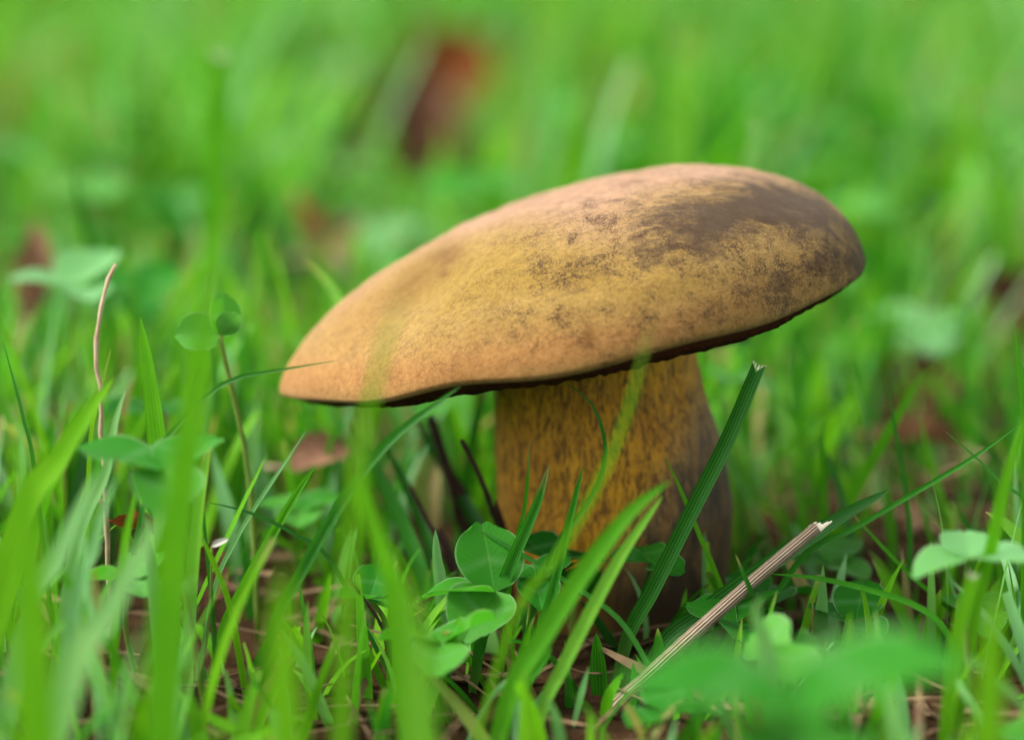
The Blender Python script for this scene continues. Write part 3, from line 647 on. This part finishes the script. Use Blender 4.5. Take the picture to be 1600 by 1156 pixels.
     [(-3.01, 62.00, -0.30), (-2.98, 62.00, -0.17), (-1.35, 62.00, 2.27), (0.80, 62.00, 4.70), (2.67, 62.00, 7.10)], 16.45, 'point', 0.88, 0.20, (0, 0)),
    ('grass_blade', 'broad pale blade leaning far behind the low cap edge', 'grass blade', 'single grass blades near the mushroom',
     [(-10.95, 55.00, -0.30), (-10.70, 55.00, 0.59), (-9.65, 55.00, 2.13), (-8.36, 55.00, 3.66), (-7.08, 55.00, 4.92)], 11.87, 'point', 0.86, 0.20, (0, 0)),
    ('dry_straw', 'ribbed pale straw with a splintered end lying before the stem', 'straw', None,
     [(1.82, -6.36, -0.30), (1.92, -6.30, -0.08), (2.53, -5.95, 0.38), (3.51, -5.60, 1.19), (4.62, -5.25, 2.10), (5.80, -4.90, 3.02)], 2.73, 'straw', 0.40, 0.30, (0, 0)),
    ('dry_grass_stem', 'thin dry pale grass stem with a brown knot standing over the turf', 'dry stem', None,
     [(-7.58, -5.45, -0.30), (-7.66, -5.30, 3.68), (-7.70, -5.22, 4.65), (-7.73, -5.13, 5.74), (-7.78, -5.05, 6.52), (-7.72, -4.97, 7.11), (-7.59, -4.88, 7.64), (-7.42, -4.80, 8.08)], 0.96, 'twig', 0.40, 0.30, (0, 0)),
    ('dead_stalk', 'thin brown dead stalk leaning to the yellow stem in the shade', 'dead stalk', 'brown dead stalks among the grass',
     [(0.04, -0.60, -0.30), (-0.20, -1.00, 1.68), (-0.39, -1.33, 2.37), (-0.64, -1.67, 3.19), (-1.00, -2.00, 4.03)], 1.67, 'stalk', 0.40, 0.30, (0, 0)),
    ('dead_stalk', 'thick dark dead stalk in the deepest shade under the cap', 'dead stalk', 'brown dead stalks among the grass',
     [(-0.54, 1.00, -0.30), (-0.75, 1.00, 0.91), (-1.08, 1.00, 1.76), (-1.42, 1.00, 2.87), (-1.72, 1.00, 3.84)], 3.21, 'stalk', 0.40, 0.30, (0, 0)),
    ('dead_stalk', 'short dark dead stalk lying against the thick one', 'dead stalk', 'brown dead stalks among the grass',
     [(-0.89, -1.30, -0.30), (-1.31, -1.20, 1.39), (-1.72, -1.10, 2.11), (-2.09, -1.00, 2.83)], 1.55, 'stalk', 0.40, 0.30, (0, 0)),
    ('dead_stalk', 'slender brown bent stalk crossing the small clover', 'dead stalk', 'brown dead stalks among the grass',
     [(-2.23, -5.50, -0.30), (-2.40, -5.50, 0.97), (-2.55, -5.50, 1.41), (-2.84, -5.50, 1.85), (-3.07, -5.50, 2.17)], 0.95, 'stalk', 0.40, 0.30, (0, 0)),
]
# (label, centre cm, root cm, colour, [(azimuth, pitch, roll, length mm)...])
CLOVERS = [
    ('clover with a wide upright leaflet beside the stem foot', (-0.34, -5.20, 1.83), (0.06, -4.80, -0.30), 0.52, [(108, 58, 0, 14.5), (185, 4, 10, 14), (245, -18, -15, 14)]),
    ('small wet clover crossed by a brown stalk', (-2.72, -4.80, 1.58), (-2.42, -4.50, -0.30), 0.42, [(75, 42, 10, 9), (230, 15, 0, 8), (330, 0, 0, 8)]),
    ('pale clover with speckled leaflets near the stiff bright blade', (8.09, -8.50, 3.43), (8.49, -8.30, -0.30), 0.92, [(200, -8, 0, 11), (85, 25, 0, 10), (335, 5, 0, 12)]),
    ('round leaved dark clover beneath the level blade', (6.65, -4.50, 1.02), (6.95, -4.00, -0.30), 0.30, [(165, 18, 0, 10), (75, 40, 0, 11), (290, 0, 0, 9)]),
    ('clover with folded leaflets behind the stout tapering blade', (-5.79, -2.00, 6.16), (-5.19, -1.40, -0.30), 0.72, [(60, 68, 70, 9), (190, 5, -55, 9), (10, 50, -70, 6)]),
    ('low clover with pale rimmed leaflets in the thatch', (-7.15, -6.20, 2.37), (-6.95, -5.80, -0.30), 0.70, [(190, 5, 20, 11), (50, 35, 0, 10), (300, -5, 0, 9)]),
    ('green clover leaning on the bright post of a blade', (-6.18, -8.00, 4.91), (-5.58, -7.40, -0.30), 0.50, [(170, 15, 0, 17), (50, 22, 0, 14), (280, -15, 0, 14)]),
    ('big blurred clover with two broad leaflets under the straw', (3.86, -20.50, 4.55), (3.86, -20.90, -0.30), 0.42, [(170, 18, 0, 25), (12, 18, 0, 25), (270, -10, 0, 20)]),
    ('clover with drooping leaflets below the wide upright one', (-1.28, -7.50, 1.54), (-1.08, -7.10, -0.30), 0.60, [(45, 15, -25, 13), (150, 5, 20, 13), (265, -10, 0, 12)]),
    ('clover in the shade close by the stem foot', (0.43, -4.50, 1.88), (0.23, -4.10, -0.30), 0.30, [(35, 25, 0, 9), (160, 10, 0, 9), (280, -15, 0, 9)]),
    ('bluish clover half hidden behind the dark wide blade', (6.56, -1.00, 1.20), (6.56, -0.60, -0.30), 0.55, [(180, 5, 0, 10), (60, 20, 0, 10), (310, 0, 0, 10)]),
    ('pale clover catching the sky behind the dry stem', (-10.10, 7.00, 5.44), (-9.70, 7.40, -0.30), 0.98, [(60, 30, 0, 17), (180, 20, 0, 15), (300, 0, 0, 14)]),
    ('pale clover behind the low edge of the cap', (-4.47, 30.00, 2.59), (-4.47, 31.00, -0.30), 1.00, [(30, 20, 0, 24), (150, 20, 0, 22), (270, 0, 0, 22)]),
    ('pale clover standing behind the high edge of the cap', (10.90, 17.00, 2.44), (10.90, 18.00, -0.30), 0.95, [(20, 15, 0, 18), (150, 15, 0, 18), (270, 0, 0, 18)]),
    ('small clover deep in the turf beside the thin pale blade', (-4.47, 1.00, 1.76), (-4.47, 1.40, -0.30), 0.55, [(30, 15, 0, 11), (160, 15, 0, 11), (270, 0, 0, 11)]),
    ('low clover beyond the pale speckled one', (9.19, -3.50, 0.87), (9.19, -3.10, -0.30), 0.60, [(30, 15, 0, 10), (150, 15, 0, 10), (270, 0, 0, 10)]),
]
# (label, material, centre cm, azimuth, pitch, roll, length mm, width mm, curl)
LEAVES = [
    ('rusty orange fallen leaf far behind the crown', 'leaf_rust', (-2.62, 80.00, 2.87), 30, 40, 50, 54, 40, 0.5),
    ('dark brown fallen leaf below the rusty orange one', 'leaf_dark', (-4.04, 62.00, 2.54), 80, 55, 30, 52, 36, 0.5),
    ('pinkish tan fallen leaf leaning on the dark brown one', 'leaf_tan', (-3.67, 66.00, 2.89), 20, 20, 40, 34, 24, 0.4),
    ('red brown fallen leaf behind the low edge of the cap', 'leaf_rust', (-6.05, 28.00, 3.57), 140, 40, 50, 27, 17, 0.5),
    ('tan fallen leaf propped beside the red brown one', 'leaf_tan', (-5.40, 26.00, 3.45), 40, 20, 50, 20, 13, 0.5),
    ('beige upright fallen leaf behind the pale clover', 'leaf_tan', (-12.17, 14.00, 4.61), 85, 65, 20, 26, 9, 0.5),
    ('brown fallen leaf on bare soil beyond the straw', 'leaf_dark', (10.51, 14.00, 1.36), 30, 25, 35, 30, 20, 0.6),
    ('pinkish fallen leaf on bare soil beyond the straw', 'leaf_tan', (9.50, 9.00, 1.37), 170, 15, 30, 26, 16, 0.5),
    ('dark curled fallen leaf past the pale clover', 'leaf_dark', (15.05, 26.00, 1.62), 60, 30, 30, 34, 24, 0.6),
    ('brown fallen leaf at the far edge of the lawn', 'leaf_dark', (-30.42, 125.00, 1.56), 60, 30, 40, 60, 42, 0.5),
    ('faded tan fallen leaf far behind the crown', 'leaf_tan', (4.51, 72.00, 2.48), 30, 20, 40, 40, 26, 0.5),
    ('olive brown fallen leaf at the far edge of the lawn', 'leaf_dark', (18.28, 120.00, 1.39), 40, 30, 40, 55, 36, 0.5),
    ('pale fallen leaf lying under the low cap edge', 'leaf_tan', (-4.18, 3.00, 2.45), 10, 10, 40, 16, 9, 0.5),
    ('small russet fallen leaf in the thatch', 'leaf_rust', (-7.18, -4.50, 2.83), 150, 20, 40, 14, 8, 0.5),
    ('brown fallen leaf beside the white husk', 'leaf_dark', (-6.15, -3.50, 1.65), 60, 30, 45, 20, 12, 0.5),
]

def build_heroes():
    for name, label, cat, group, pts, w, tip, rnd, fold, tw in HEROES:
        P = np.array(pts) * CM
        if tip in ('straw', 'twig', 'stalk'):
            build_round(name, label, cat, group, P, w, tip); continue
        me, C, T, Sd, ww = blade_mesh(name, P - P[0], w * 0.001, tip, rnd=rnd, fold=fold, twist=tw)
        o = link(name, me, M['grass'])
        o.location = P[0]
        tag(o, label, cat, group)
        if tip == 'cut':
            # bleached fibres standing out of the cut end
            e = []
            for s in (-0.8, -0.45, 0.1, 0.5, 0.85):
                b = C[-1] + Sd[-1] * s * ww[-1]
                q = T[-1] * w * 0.001
                m_, _ = tube_mesh('f', [b - q * 0.16, b + q * 0.06, b + q * (0.14 + 0.16 * abs(s)) + Sd[-1] * s * w * 0.00005], w * 0.00007, w * 0.00003, 5, 5)
                e.append(m_)
            join_meshes('frayed_tip', e, M['cutend'], o)

def join_meshes(name, meshes, mat, parent):
    VV, FF, off = [], [], 0
    for m in meshes:
        v = np.empty(len(m.vertices) * 3, np.float32); m.vertices.foreach_get('co', v)
        f = [list(p.vertices) for p in m.polygons]
        VV.append(v.reshape(-1, 3)); FF += [[i + off for i in p] for p in f]; off += len(m.vertices)
        bpy.data.meshes.remove(m)
    me = bpy.data.meshes.new(name); me.from_pydata(np.vstack(VV).tolist(), [], FF)
    return link(name, me, mat, parent)

def build_round(name, label, cat, group, P, w, tip):
    r = w * 0.0005
    root = empty(name, P[0]); tag(root, label, cat, group)
    if tip == 'straw':
        me, C = tube_mesh('stalk', P - P[0], r * 1.02, r * 0.86, 40, 72, 0.012)
        link('stalk', me, M['straw'], root)
        d = (C[-1] - C[-3]); d /= np.linalg.norm(d)
        sd = np.cross(d, (0, -1, 0.2)); sd /= np.linalg.norm(sd)
        sp = []
        for a, ln in ((-0.62, 0.0006), (-0.2, 0.0011), (0.1, 0.0012), (0.35, 0.0024), (0.60, 0.0030)):
            b = C[-1] - d * 0.0010 + sd * a * r
            m_, _ = tube_mesh('f', [b, b + d * (0.0010 + ln * 0.5), b + d * (0.001 + ln) + sd * 0.0001], r * 0.30, r * 0.10, 6, 6)
            sp.append(m_)
        join_meshes('splintered_end', sp, M['cutend'], root)
    elif tip == 'twig':
        me, C = tube_mesh('stalk', P - P[0], r * 1.05, r * 0.85, 30, 8, 0.14)
        link('stalk', me, M['twig'], root)
        m2, _ = tube_mesh('node', [C[13] - (0, 0, 0.001), C[13] + (-0.0007, -0.0004, 0.0004), C[13] + (-0.0013, -0.0005, 0.0013)], r * 1.25, r * 0.6, 6, 8)
        link('node', m2, M['twig'], root)
    else:
        me, C = tube_mesh('stalk', P - P[0], r, r * 0.6, 26, 8, 0.06)
        link('stalk', me, M['brown'], root)
        i = 15; d = C[i + 1] - C[i]; d /= np.linalg.norm(d)
        m2 = blade_mesh('dead_sheath', [C[6], C[11] + (0.0004, -0.0006, 0), C[i] + (0.0010, -0.0012, 0.0002), C[i] + d * 0.004 + (0.0016, -0.0014, 0)], r * 2.6, 'point', rnd=0.5, n=10)[0]
        link('dead_sheath', m2, M['brown'], root)

# ------------------------------------------------------------------ clover and fallen leaves
def leaflet_mesh(name, L, W, rnd, cup=0.14, droop=0.10, notch=0.055, na=15, nb=11, wave=0.03, seed=0):
    a = np.linspace(0, 1, na)[:, None]; b = np.linspace(-1, 1, nb)[None, :]
    w = np.power(np.clip(np.sin(np.pi * np.power(a, 0.80) * 0.93), 0, 1), 0.62) * (a > 0) + 0.03
    w = np.where(a > 0.9, w * (1 - 1.5 * (a - 0.9)), w)
    x = a * (1 - notch * np.exp(-(b / 0.28) ** 2) * a ** 6 - 0.10 * np.abs(b) ** 3 * a ** 4)
    X = x * L; Y = b * w * W / 2
    Z = np.abs(b) ** 1.3 * w * cup * W - droop * L * a ** 2 + wave * W * np.sin(a * 7 + seed) * b * np.abs(b)
    V = np.stack([X + 0 * b, Y, Z + 0 * b], -1).reshape(-1, 3)
    return mesh_np(name, V, grid_faces(na, nb), dict(rnd=np.full(na * nb, rnd), along=np.repeat(a.ravel(), nb), across=np.tile(b.ravel(), na)))

def orient(az, pitch, roll):
    return Matrix.Rotation(R(az), 4, 'Z') @ Matrix.Rotation(-R(pitch), 4, 'Y') @ Matrix.Rotation(R(roll), 4, 'X')

def build_clovers():
    for k, (label, c, root, rnd, lf) in enumerate(CLOVERS):
        c = np.array(c) * CM; b = np.array(root) * CM
        e = empty('clover', b)
        tag(e, label, 'clover', 'clover plants growing among the grass')
        mid = (c + b) / 2 + np.array([0.002 * math.sin(k * 2.1), 0.002 * math.cos(k * 1.7), 0.003])
        me, _ = tube_mesh('stalk', [b - b, mid - b, c - b], 0.0006, 0.0005, 12, 7)
        link('stalk', me, M['stalk'], e)
        for j, (az, pt, rl, ln) in enumerate(lf):
            m = leaflet_mesh('leaflet', ln * 0.001, ln * 0.00092, min(1, max(0, rnd + 0.06 * (j - 1))), cup=0.10 + 0.05 * ((k + j) % 3), droop=0.05 + 0.07 * ((k * 2 + j) % 3), seed=k + j)
            o = link('leaflet', m, M['clover'], e)
            o.matrix_local = Matrix.Translation(Vector(c - b)) @ orient(az, pt, rl)

def build_leaves():
    for k, (label, mat, c, az, pt, rl, L, W, curl) in enumerate(LEAVES):
        c = np.array(c) * CM
        e = empty('fallen_leaf', c); tag(e, label, 'leaf', 'fallen leaves in the grass')
        na, nb = 18, 11
        a = np.linspace(0, 1, na)[:, None]; b = np.linspace(-1, 1, nb)[None, :]
        w = np.power(np.sin(np.pi * np.clip(a, 0.01, 0.995) ** 0.9), 0.8) * (1 + 0.10 * np.sin(a * 34 + k))
        X = (a - 0.5) * L * 0.001 + 0 * b; Y = b * w * W * 0.0005
        Z = curl * W * 0.0005 * (b * w) ** 2 + 0.10 * L * 0.001 * np.sin(a * 4 + k) + 0.04 * W * 0.001 * np.sin(a * 17 + 3 * b + k)
        o = link('leaf_blade', mesh_np('leaf_blade', np.stack([X, Y, Z], -1).reshape(-1, 3), grid_faces(na, nb),
                 dict(along=np.repeat(a.ravel(), nb), across=np.tile(b.ravel(), na))), M[mat], e)
        o.matrix_local = orient(az, pt, rl)
        z0 = 0.10 * L * 0.001 * math.sin(k)
        x0 = -0.5 * L * 0.001
        m2, _ = tube_mesh('leaf_stalk', [(x0 - 0.25 * L * 0.001, 0.002, z0 - 0.001), (x0 - 0.1 * L * 0.001, 0.0004, z0), (x0 + 0.06 * L * 0.001, 0, z0)], 0.0006, 0.0008, 8, 6)
        s = link('leaf_stalk', m2, M['twig'], e); s.matrix_local = orient(az, pt, rl)

def build_husk():
    c = np.array(HUSK[0]) * CM; b = np.array(HUSK[1]) * CM
    e = empty('seed_husk', b); tag(e, 'tiny white papery seed husk on a thin stalk', 'seed husk')
    me, _ = tube_mesh('stalk', [b - b, (c - b) * 0.5 + (0.001, 0, 0.001), c - b], 0.0003, 0.00022, 10, 6)
    link('stalk', me, M['stalk'], e)
    o = link('husk', leaflet_mesh('husk', 0.0034, 0.0013, 0.5, cup=0.3, notch=0), M['white'], e)
    o.matrix_local = Matrix.Translation(Vector(c - b)) @ orient(0, 26, 55)

# ------------------------------------------------------------------ the lawn itself
def sweep(base, az, tilt, bend, L, W, twist, segs, ring):
    """vectorised blades -> vertices (n, segs+1, ring, 3)"""
    n = len(L); t = np.linspace(0, 1, segs + 1)
    ang = tilt[:, None] + bend[:, None] * t[None, :] ** 1.4
    dh = np.sin(ang); dz = np.cos(ang)
    step = (L / segs)[:, None]
    h = np.concatenate([np.zeros((n, 1)), np.cumsum((dh[:, 1:] + dh[:, :-1]) / 2 * step, 1)], 1)
    z = np.concatenate([np.zeros((n, 1)), np.cumsum((dz[:, 1:] + dz[:, :-1]) / 2 * step, 1)], 1)
    ca, sa = np.cos(az)[:, None], np.sin(az)[:, None]
    C = np.stack([base[:, 0:1] + h * ca, base[:, 1:2] + h * sa, base[:, 2:3] + z], -1)
    # side and normal vectors, turned about the blade
    S0 = np.stack([-sa + 0 * h, ca + 0 * h, 0 * h], -1)
    N0 = np.stack([-dz * ca, -dz * sa, dh], -1)
    tw = (twist[:, None] * (0.4 + 0.6 * t[None, :]))[..., None]
    Sd = S0 * np.cos(tw) + N0 * np.sin(tw); Nn = N0 * np.cos(tw) - S0 * np.sin(tw)
    return C, Sd, Nn, t

def lawn_zone(n, xr, yr, hmin, hmax, wr, segs, ring, seed, keep=None, hfun=None, clump=9, spread=0.011, mean=0.46):
    g = np.random.default_rng(seed)
    m = n // clump
    cx = g.uniform(*xr, m); cyy = g.uniform(*yr, m)
    idx = np.repeat(np.arange(m), clump)
    x = cx[idx] + g.normal(0, spread, m * clump); y = cyy[idx] + g.normal(0, spread, m * clump)
    ok = (x > xr[0]) & (x < xr[1]) & (y > yr[0]) & (y < yr[1])
    if keep is not None: ok &= keep(x, y, g)
    x, y, idx = x[ok], y[ok], idx[ok]; k = len(x)
    caz = g.uniform(0, 2 * np.pi, m)[idx]; ctl = g.gamma(2.0, 0.12, m)[idx]; ccol = g.normal(0, 0.17, m)[idx]; cl = g.normal(1, 0.16, m)[idx]
    az = caz + g.normal(0, 1.0, k)
    tilt = np.clip(ctl + g.normal(0, 0.13, k), -0.2, 1.0); bend = np.abs(g.normal(0.35, 0.38, k))
    L = g.uniform(hmin, hmax, k) * np.clip(cl, 0.6, 1.5)
    if hfun is not None: L = np.minimum(L, hfun(x, y) * g.uniform(0.55, 1.05, k))
    L = thin(x, y, L, g)
    W = g.triangular(wr[0], wr[0] * 1.4, wr[1], k)
    rnd = mean + ccol + g.normal(0, 0.13, k) + 0.15 * wob(x, y, 3.5)
    rnd = np.where(g.uniform(0, 1, k) < 0.12, 0.82, np.minimum(rnd, 0.80))  # a share of blades gets the pale painted-sheen colour
    dead = g.uniform(0, 1, k) < 0.07
    rnd = np.where(dead, g.uniform(0.93, 1.0, k), np.clip(rnd, 0.0, 0.93))
    base = np.stack([x, y, ground_z(x, y) - 0.003], -1)
    C, Sd, Nn, t = sweep(base, az, tilt, bend, L, W, g.normal(0, 0.9, k), segs, ring)
    good = ~inside_mushroom(C).any(1)
    C, Sd, Nn, W, rnd, k = C[good], Sd[good], Nn[good], W[good], rnd[good], int(good.sum())
    cut = g.uniform(0, 1, k) < 0.22
    prof = np.interp(t, [0, 0.25, 0.5, 0.8, 1], [0.65, 1, 1, 0.68, 0.05])[None, :]
    profc = np.interp(t, [0, 0.25, 0.6, 1], [0.7, 1, 0.9, 0.5])[None, :]
    w = np.where(cut[:, None], profc, prof) * W[:, None] / 2
    acr = np.array([-1, 0, 1.0]) if ring == 3 else np.array([-1, 1.0])
    lift = 0.35 * np.abs(acr) if ring == 3 else 0 * acr
    V = C[:, :, None, :] + Sd[:, :, None, :] * (acr[None, None, :, None] * w[:, :, None, None]) + Nn[:, :, None, :] * (lift[None, None, :, None] * w[:, :, None, None])
    nv = (segs + 1) * ring
    F = (grid_faces(segs + 1, ring)[None] + (np.arange(k) * nv)[:, None, None]).reshape(-1, 4)
    at = dict(rnd=np.repeat(rnd, nv), along=np.tile(np.repeat(t, ring), k), across=np.tile(np.tile(acr, segs + 1), k))
    return V.reshape(-1, 3), F, at

def merge(parts):
    VV, FF, AA, off = [], [], {}, 0
    for V, F, at in parts:
        VV.append(V); FF.append(F + off); off += len(V)
        for a, v in at.items(): AA.setdefault(a, []).append(v)
    return np.vstack(VV), np.vstack(FF), {a: np.concatenate(v) for a, v in AA.items()}

def near_height(x, y):
    """how tall the grass stands round the mushroom: short and parted where the cap pushed through"""
    h = np.full(x.shape, 0.062)
    front = (y < 0.02) & (y > -0.5)
    mid = front & (x > -0.055) & (x < 0.085)
    h = np.where(front & (x <= -0.055), 0.056, h)
    h = np.where(front & (x >= 0.085), 0.042, h)
    h = np.where(mid, 0.027, h)
    h = np.where(front & (y < -0.13), np.minimum(h, 0.034), h)
    return h

def keep_near(x, y, g):
    p = np.ones(x.shape)
    p = np.where((y < 0.0) & (x > -0.06) & (x < 0.10), 0.62, p)
    p = np.where((y < -0.10), p * 0.55, p)
    p = p * np.clip(0.85 + 0.5 * wob(x, y, 9), 0.25, 1)
    return g.uniform(0, 1, x.shape) < p

# bare or flattened spots in the turf: x, y, radius (cm)
BARE = [(8.9, 5.0, 2.4), (9.8, 10.0, 2.6), (-5.2, -3.5, 1.3), (-9.0, -5.0, 1.1), (2.6, -6.5, 1.5), (7.0, -1.5, 1.6)]
def thin(x, y, L, g):
    for bx, by, br in BARE:
        d = np.hypot(x - bx * CM, y - by * CM) / (br * CM)
        L = np.where((d < 1) & (g.uniform(0, 1, x.shape) < 0.85), np.minimum(L, 0.012), L)
    for lf in LEAVES:
        c = np.array(lf[2]) * CM
        s = lf[6] * 0.001
        if c[1] > 0.2:
            hit = (np.abs(x - c[0]) < 0.75 * s) & (y < c[1] + 0.5 * s) & (y > c[1] - 4.2 * s)
            L = np.where(hit, np.minimum(L, 0.012 + 0.25 * np.clip((c[1] - y) / (5 * s), 0, 1) * 0.05), L)
    return L

def build_lawn():
    parts = []
    parts.append(lawn_zone(15500, (-0.42, 0.42), (-0.34, 0.30), 0.022, 0.072, (0.0012, 0.0042), 7, 3, 21, keep_near, near_height, clump=7, spread=0.009))
    kp = lambda x, y, g: ~((np.abs(x) < 0.42) & (y < 0.30)) & (g.uniform(0, 1, x.shape) < np.clip(0.8 + 0.7 * wob(x, y, 6), 0.12, 1))
    parts.append(lawn_zone(30000, (-0.75, 0.75), (-0.34, 1.2), 0.030, 0.085, (0.0022, 0.0075), 6, 3, 22, kp, None, mean=0.52))
    kp2 = lambda x, y, g: ~((np.abs(x) < 0.75) & (y < 1.2)) & (g.uniform(0, 1, x.shape) < np.clip(0.8 + 0.7 * wob(x, y, 5), 0.12, 1))
    parts.append(lawn_zone(60000, (-1.7, 1.7), (-0.6, 3.2), 0.035, 0.09, (0.0028, 0.0085), 4, 2, 23, kp2, None, mean=0.56))
    V, F, at = merge(parts)
    o = link('lawn_grass', mesh_np('lawn_grass', V, F, at), M['grass'])
    tag(o, 'bright green uncut lawn grass growing all around the mushroom', 'grass', kind='stuff')

def build_litter():
    g = np.random.default_rng(31)
    k = 7000
    x = np.concatenate([g.uniform(-0.4, 0.4, 3500), g.uniform(-0.8, 0.8, 3500)]); y = np.concatenate([g.uniform(-0.3, 0.35, 3500), g.uniform(-0.3, 1.6, 3500)])
    base = np.stack([x, y, ground_z(x, y) + g.uniform(-0.0005, 0.005, k)], -1)
    L = g.uniform(0.008, 0.035, k)
    C, Sd, Nn, t = sweep(base, g.uniform(0, 6.28, k), g.normal(1.45, 0.16, k), g.normal(0.0, 0.3, k), L, L, g.normal(0, 0.5, k), 4, 2)
    good = ~inside_mushroom(C).any(1); C, Sd = C[good], Sd[good]; k = len(C)
    w = g.uniform(0.0006, 0.0026, k)[:, None] * np.interp(t, [0, .2, .8, 1], [.4, 1, .8, .2])[None, :] / 2
    V = C[:, :, None, :] + Sd[:, :, None, :] * (np.array([-1, 1.0])[None, None, :, None] * w[:, :, None, None])
    F = (grid_faces(5, 2)[None] + (np.arange(k) * 10)[:, None, None]).reshape(-1, 4)
    o = link('dead_grass_litter', mesh_np('dead_grass_litter', V.reshape(-1, 3), F), M['litter'])
    tag(o, 'brown and tan dead grass littering the soil between the blades', 'litter', kind='stuff')

def build_cover():
    """small clover and weed leaves scattered through the turf, too many to count"""
    g = np.random.default_rng(47)
    proto = leaflet_mesh('p', 1.0, 0.92, 0.5, na=6, nb=5)
    pv = np.empty(len(proto.vertices) * 3, np.float32); proto.vertices.foreach_get('co', pv); pv = pv.reshape(-1, 3)
    bpy.data.meshes.remove(proto)
    a = np.repeat(np.linspace(0, 1, 6), 5); b = np.tile(np.linspace(-1, 1, 5), 6)
    F0 = grid_faces(6, 5)
    def spots(n, xr, yr): return np.stack([g.uniform(*xr, n), g.uniform(*yr, n)], -1)
    P = np.vstack([spots(420, (-0.4, 0.4), (-0.25, 0.30)), spots(1900, (-0.8, 0.8), (0.25, 1.5)), spots(1500, (-1.6, 1.6), (1.4, 3.0))])
    P = P[wob(P[:, 0], P[:, 1], 5) > -0.35]
    VV, FF, al, ac, rn, off = [], [], [], [], [], 0
    for x, y in P:
        near = y < 0.03 and -0.06 < x < 0.10
        h = g.uniform(0.008, 0.022) if near or y < -0.1 else g.uniform(0.015, 0.055)
        s = g.uniform(0.006, 0.012) if y < 0.2 else g.uniform(0.009, 0.017)
        c = np.array([x, y, float(ground_z(x, y)) + h]); az0 = g.uniform(0, 360); r = float(np.clip(g.normal(0.5, 0.22), 0, 1))
        tl = g.normal(0, 14)
        if inside_mushroom(c[None], s)[0]: continue
        if any(abs(x - lf[2][0] * CM) < 0.03 and -0.16 < y - lf[2][1] * CM < 0.03 for lf in LEAVES): continue
        for j in range(3):
            mt = np.array(Matrix.Rotation(R(tl), 3, 'X') @ orient(az0 + 120 * j + g.normal(0, 8), g.normal(8, 12), g.normal(0, 14)).to_3x3())
            VV.append((pv * s) @ mt.T + c); FF.append(F0 + off); off += 30; al.append(a); ac.append(b); rn.append(np.full(30, np.clip(r + g.normal(0, .05), 0, 1)))
        # the stalk as a narrow three-sided strip
        st = np.array([c + (0.0004, 0, 0), c + (-0.0002, 0.00035, 0), c + (-0.0002, -0.00035, 0)])
        dn = st - np.array([g.normal(0, 0.004), g.normal(0, 0.004), h + 0.003])
        VV.append(np.vstack([st, dn])); FF.append(np.array([[0, 1, 4, 3], [1, 2, 5, 4], [2, 0, 3, 5]]) + off); off += 6
        al.append(np.full(6, 0.05)); ac.append(np.full(6, 0.5)); rn.append(np.full(6, r))
    o = link('clover_ground_cover', mesh_np('clover_ground_cover', np.vstack(VV), np.vstack(FF), dict(along=np.concatenate(al), across=np.concatenate(ac), rnd=np.concatenate(rn))), M['clover'])
    tag(o, 'small green clover leaves scattered low through the turf', 'ground cover', kind='stuff')

build_ground()
build_mushroom()
build_lawn()
build_litter()
build_cover()
build_heroes()
build_clovers()
build_leaves()
build_husk()
